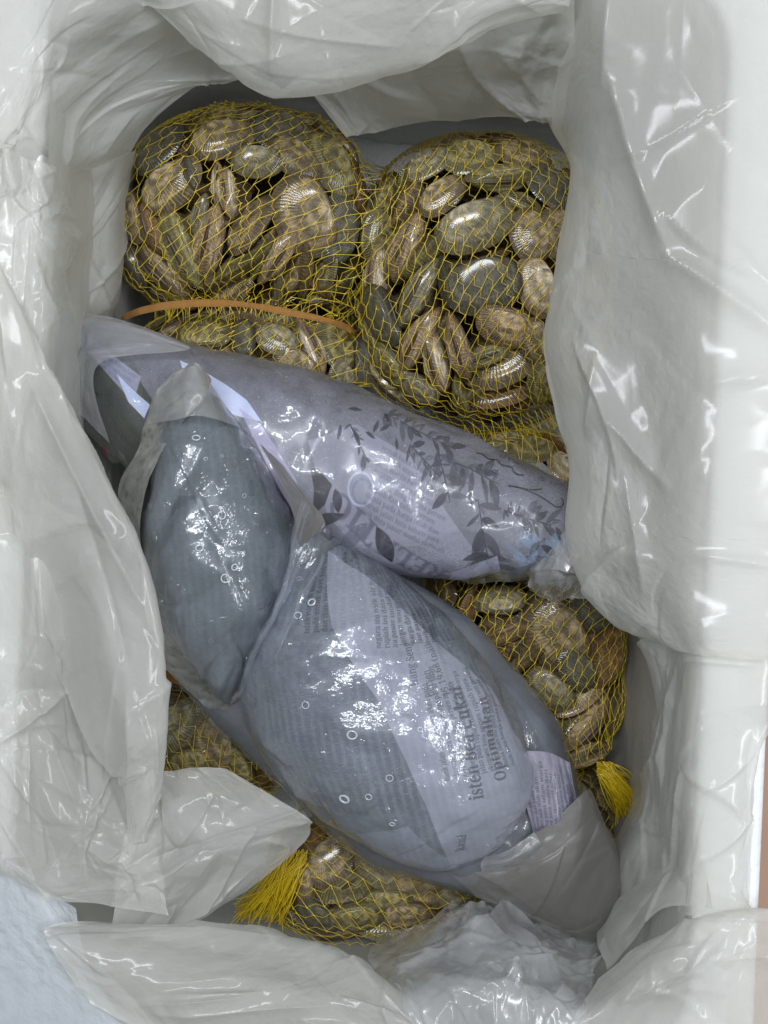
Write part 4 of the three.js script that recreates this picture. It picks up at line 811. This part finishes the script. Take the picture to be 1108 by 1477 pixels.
{
  const pW = packFold(60, 0.3, 0.24, 51, 1), lW = lump(51, 0.003, 0.0012), fW = (u, v) => lW(u, v) + pW(u, v), gW = mapSheet(roll(rowsW, { nu: 150, nv: 110, f: fW }), rowsW, ...WO, WW, WH, WQ);
  part('newspaper_wrap', gW, wetPaper(texW), lower);
  const filmW = roll(rowsW.map(r => { const q = r.slice(); q[4] += 0.003; q[0] += 8; q[2] -= 9; q[3] += 4; return q; }), { nu: 190, nv: 140, f: (u, v) => fW(u, v) + 0.0012 + wrink(55, 0.0012)(u, v) });
  part('clear_bag', filmW, wetFilm, lower);
  const pM = packFold(60, 0.22, 0.26, 57, 0.9), fM = (u, v) => 0.004 * fbm(u * 22, v * 22, 57, 3) + pM(u, v) + 0.0008 * facet(u * 70, v * 60, 58), gM = mapSheet(roll(rowsM, { nu: 150, nv: 120, pow: 0.95, f: fM }), rowsM, ...MO, MW, MH, MQ);
  part('newspaper_wrap', gM, wetPaper(texM, { roughness: 0.4, clearcoat: 0.1 }), lower);
  const filmM = roll(rowsM.map(r => { const q = r.slice(); q[4] += 0.003; q[0] += 5; q[2] -= 5; return q; }), { nu: 240, nv: 200, pow: 0.95, f: (u, v) => fM(u, v) + 0.0008 + wrink(59, 0.0011)(u, v) });
  const mM = part('clear_bag', filmM, wetFilm, lower);
  const pT = packFold(50, 0.18, 0.2, 62, 1.1), fT = (u, v) => 0.0045 * fbm(u * 22, v * 22, 62, 3) + pT(u, v) + 0.0008 * facet(u * 70, v * 60, 63), gT = mapSheet(roll(rowsT, { nu: 130, nv: 110, pow: 0.95, f: fT }), rowsT, ...TO, TW, TH, TQ);
  part('ice_block', gT, wetPaper(texT, { roughness: 0.4, clearcoat: 0.1 }), lower);
  const filmT = roll(rowsT.map(r => { const q = r.slice(); q[4] += 0.003; q[0] += 5; q[2] -= 6; return q; }), { nu: 220, nv: 180, pow: 0.95, f: (u, v) => fT(u, v) + 0.0008 + wrink(64, 0.0014)(u, v) });
  const mT = part('clear_bag', filmT, wetFilm, lower);
  surfaces = [mM, mT];
  // frosted seam down the left edge of the bag
  part('bag_seam', loft([
    [[268, 528, 0.06], [285, 526, 0.062], [300, 545, 0.06]], [[226, 562, 0.058], [262, 566, 0.066], [300, 570, 0.07]], [[206, 635, 0.05], [225, 640, 0.062], [240, 645, 0.07]],
    [[172, 705, 0.044], [192, 712, 0.055], [208, 718, 0.064]], [[184, 780, 0.04], [194, 790, 0.05], [204, 795, 0.058]], [[202, 870, 0.034], [220, 880, 0.046], [246, 880, 0.054]],
    [[224, 945, 0.03], [250, 950, 0.042], [286, 940, 0.052]], [[270, 996, 0.026], [296, 985, 0.04], [322, 965, 0.046]], [[312, 1030, 0.022], [334, 1014, 0.036], [352, 985, 0.042]], [[350, 1030, 0.014], [356, 1000, 0.03], [366, 960, 0.04]],
  ], { nu: 180, nv: 40, seed: 71, big: 0.0008, mid: 0.0009, fine: 0.0006 }), new THREE.MeshPhysicalMaterial({ map: frost, color: rgb(0.9, 0.9, 0.88), roughness: 0.5, transmission: 0.35, thickness: 0, clearcoat: 0.8, clearcoatRoughness: 0.15, side: THREE.DoubleSide, bumpMap: filmNoise, bumpScale: 0.001 }), lower, 'milky frosted border of the bag');
  part('bag_end', loft([
    [[228, 560, 0.062], [252, 540, 0.066], [276, 528, 0.068], [290, 532, 0.066], [302, 552, 0.06]],
    [[222, 580, 0.06], [250, 568, 0.074], [276, 558, 0.077], [300, 566, 0.074], [322, 582, 0.062]],
    [[214, 612, 0.056], [246, 606, 0.077], [280, 600, 0.082], [314, 606, 0.077], [346, 618, 0.06]],
  ], { nu: 70, nv: 90, seed: 101, big: 0.001, mid: 0.0012, fine: 0.0003 }), milkyFilm, lower, 'milky gathered tip of the bag');
  part('bag_end', loft([
    [[376, 640, 0.074], [398, 660, 0.066], [414, 676, 0.058]],
    [[392, 674, 0.078], [418, 694, 0.066], [442, 712, 0.058]],
    [[410, 712, 0.08], [436, 726, 0.066], [466, 744, 0.058]],
    [[424, 750, 0.078], [446, 752, 0.066], [470, 756, 0.058]],
    [[432, 790, 0.074], [448, 776, 0.064], [466, 764, 0.058]],
  ], { nu: 80, nv: 60, seed: 103, big: 0.001, mid: 0.0006, fine: 0.0002 }), greyFilm, lower, 'grey translucent fold between the two packs');
  // stretched folds between the two bulges
  part('bag_fold', loft([
    [[440, 722, 0.07], [452, 738, 0.062], [466, 752, 0.058], [482, 772, 0.056]],
    [[424, 770, 0.084], [440, 785, 0.066], [450, 795, 0.064], [466, 812, 0.07]],
    [[412, 830, 0.087], [418, 840, 0.066], [424, 846, 0.064], [440, 862, 0.08]],
    [[392, 890, 0.08], [390, 900, 0.062], [394, 906, 0.06], [412, 920, 0.078]],
    [[366, 940, 0.068], [364, 950, 0.054], [370, 960, 0.053], [390, 970, 0.07]],
    [[342, 1000, 0.046], [346, 1008, 0.044], [356, 1012, 0.044], [376, 1016, 0.056]],
  ], { nu: 150, nv: 110, seed: 107, big: 0.001, mid: 0.001, fine: 0.0004, extra: (u, v) => 0.0016 * Math.sin(v * 900 + 3 * vnoise(u * 30, v * 60, 4)) * (0.6 + 0.4 * vnoise(u * 24, v * 130, 8)) }), wetFilm, lower, 'gathered folds of clear film between the two bulges');
  // loose end of newsprint and grey bag tail
  const unit = g => { const q = g.attributes.uv; let a = 0, b = 0; for (let i = 0; i < q.count; i++) { a = Math.max(a, q.getX(i)); b = Math.max(b, q.getY(i)); } for (let i = 0; i < q.count; i++) q.setXY(i, q.getY(i) / b, 1 - q.getX(i) / a); return g; };
  part('newspaper_end', unit(loft([
    [[742, 1080, 0.04], [790, 1085, 0.036], [822, 1100, 0.03]], [[756, 1150, 0.034], [800, 1150, 0.034], [832, 1150, 0.026]], [[768, 1200, 0.03], [805, 1200, 0.032], [842, 1196, 0.022]], [[770, 1234, 0.026], [800, 1248, 0.028], [836, 1250, 0.02]], [[790, 1246, 0.018], [815, 1258, 0.02], [826, 1258, 0.016]],
  ], { nu: 70, nv: 50, seed: 73, big: 0.001, mid: 0.0012, fine: 0.0003 })), wetPaper(canvasTex(256, 512, (c, w, h) => { paperGround(c, w, h, [128, 126, 142], 45); c.save(); c.scale(1.6, 1.6); column(c, 12, 250, -Math.PI / 2 + 0.05, 13, 190, 11, 12, 'rgba(40,40,54,0.9)'); c.restore(); for (let k = 0; k < 7; k++) { c.fillStyle = `rgba(70,72,86,${rr(0.12, 0.35)})`; c.fillRect(rr(0, 250), 0, rr(4, 16), rr(120, 330)); } }), { side: THREE.DoubleSide }), lower, 'pale torn end of the newsprint');
  part('bag_tail', loft([
    [[640, 1232, 0.02], [720, 1226, 0.026], [790, 1190, 0.032], [846, 1140, 0.03], [856, 1150, 0.012]],
    [[650, 1260, 0.022], [730, 1262, 0.03], [800, 1240, 0.036], [862, 1186, 0.03], [872, 1190, 0.014]],
    [[668, 1280, 0.02], [740, 1295, 0.026], [815, 1290, 0.03], [884, 1234, 0.026], [893, 1240, 0.01]],
    [[690, 1296, 0.012], [760, 1326, 0.018], [830, 1342, 0.02], [884, 1312, 0.018], [892, 1300, 0.006]],
    [[720, 1306, 0.0], [780, 1340, 0.004], [845, 1364, 0.006], [880, 1340, 0.006], [886, 1330, 0.0]],
  ], { nu: 110, nv: 110, seed: 79, big: 0.0012, mid: 0.0004, fine: 0.0001 }), greyFilm, lower, 'grey translucent tail of the bag');
  part('bag_fold', loft([
    [[700, 1236, 0.034], [735, 1226, 0.04], [770, 1200, 0.04]], [[694, 1246, 0.034], [738, 1240, 0.044], [778, 1214, 0.04]], [[698, 1254, 0.026], [740, 1250, 0.034], [776, 1226, 0.03]],
  ], { nu: 60, nv: 70, seed: 83, big: 0.002, mid: 0.0018, fine: 0.0006 }), milkyFilm, lower);
}
// drops and blisters of water on the bag
{
  scene.updateMatrixWorld(true);
  const ray = new THREE.Raycaster(), find = (px, py) => { const w = W(px, py, 0.08), d = w.clone().sub(V(0, H, 0)).normalize(); ray.set(V(0, H, 0), d); const hit = ray.intersectObjects(surfaces, false)[0]; return hit && { p: hit.point, n: hit.face.normal.clone().multiplyScalar(hit.face.normal.y < 0 ? -1 : 1) }; };
  const ringGs = [[0.2, 6.29], [0.26, 6.29], [0.17, 6.29], [0.23, 5.8], [0.14, 6.29]].map(([t, arc], i) => { const g = new THREE.TorusGeometry(1, t, 10, 30, arc); g.rotateZ(i * 1.9); g.scale(1, 0.86 + 0.1 * (i % 3), 0.8); return g; }); let ringN = 0;
  const domeG = new THREE.SphereGeometry(1, 16, 8, 0, 2 * Math.PI, 0, Math.PI / 2); domeG.rotateX(Math.PI / 2); domeG.scale(1, 1, 0.7);
  const ringM = new THREE.MeshPhysicalMaterial({ color: rgb(0.86, 0.89, 0.92), roughness: 0.12, transmission: 0.55, thickness: 0, clearcoat: 1, clearcoatRoughness: 0.05 });
  const domeM = new THREE.MeshPhysicalMaterial({ color: rgb(0.98, 0.99, 1), roughness: 0.03, transmission: 0.98, thickness: 0, ior: 1.7 });
  const put = (g, m, name, px, py, r) => { const s = find(px, py); if (!s) return; const o = part(name, g, m, lower); o.quaternion.setFromUnitVectors(V(0, 0, 1), s.n); o.position.copy(s.p).addScaledVector(s.n, 0.0003); o.scale.setScalar(r * K); };
  for (const [x, y, r] of [[283, 632, 6], [277, 596, 5], [320, 743, 5], [296, 748, 4.5], [352, 715, 4], [288, 791, 5.5], [338, 818, 5], [325, 834, 6.5], [297, 662, 3], [320, 658, 3], [332, 767, 3.5], [450, 869, 7], [432, 835, 4.5], [430, 888, 6], [441, 1017, 7], [508, 1060, 8], [497, 1152, 8], [532, 1149, 5], [566, 1188, 5], [562, 1122, 6], [186, 714, 5], [606, 1052, 4], [640, 1030, 4]]) put(ringGs[ringN++ % 5], ringM, 'water_ring', x, y, r * rr(0.62, 0.92));
  for (let k = 0; k < 280; k++) { const q = rnd(); put(domeG, domeM, 'water_drop', k % 3 ? rr(400, 750) : rr(200, 420), k % 3 ? rr(860, 1230) : rr(570, 960), 1.2 + 6 * q * q * q); }
}
// ------------------------------------------------------------------ crumpled clear bag at the bottom, foam crumb
{
  const t = thing('plastic_bag', 'crumpled clear plastic bag end at the bottom beside the grey bag tail', 'plastic bag');
  const rows = (dh, sd) => loft([
    [[556, 1350, 0.0 + dh], [640, 1312, 0.012 + dh], [710, 1308, 0.02 + dh], [780, 1336, 0.02 + dh], [856, 1362, 0.01 + dh]],
    [[530, 1378, 0.03 + dh], [630, 1346, 0.052 + dh], [710, 1344, 0.06 + dh], [786, 1362, 0.056 + dh], [862, 1384, 0.03 + dh]],
    [[548, 1416, 0.05 + dh], [640, 1390, 0.08 + dh], [715, 1388, 0.086 + dh], [786, 1400, 0.08 + dh], [858, 1414, 0.05 + dh]],
    [[590, 1450, 0.098 + dh], [650, 1430, 0.106 + dh], [725, 1430, 0.11 + dh], [792, 1440, 0.106 + dh], [850, 1450, 0.1 + dh]],
    [[620, 1540, 0.104 + dh], [670, 1530, 0.11 + dh], [735, 1530, 0.112 + dh], [790, 1530, 0.11 + dh], [840, 1520, 0.106 + dh]],
  ], { nu: 150, nv: 150, seed: sd, big: 0.006, mid: 0.005, fine: 0.0014, folds: 60 });
  part('film_fold', rows(0, 91), crinkled, t); part('film_fold', rows(-0.008, 95), crinkled, t);
  const crumb = new THREE.Mesh(new THREE.IcosahedronGeometry(1, 4), new THREE.MeshStandardMaterial({ color: rgb(0.85, 0.86, 0.88), roughness: 0.8 }));
  const p = crumb.geometry.attributes.position; for (let i = 0; i < p.count; i++) { const v = V(p.getX(i), p.getY(i), p.getZ(i)), k = 1 + 0.4 * vnoise(v.x * 2.2 + 5, v.z * 2.2 + v.y, 4) + 0.15 * vnoise(v.x * 6, v.z * 6 + v.y * 5, 6); p.setXYZ(i, v.x * k * 1.3, v.y * k * 0.5, v.z * k * 0.9); } crumb.geometry.computeVertexNormals();
  crumb.name = 'foam_crumb'; crumb.userData = { label: 'tiny white foam crumb stuck at the lower left edge of the ice pack', category: 'foam crumb' };
  crumb.position.copy(W(483, 1181, 0.046)); crumb.scale.setScalar(0.0026); scene.add(crumb);
}
scene.traverse(o => { if (o.isMesh) o.castShadow = o.receiveShadow = true; });
renderer.render(scene, camera);
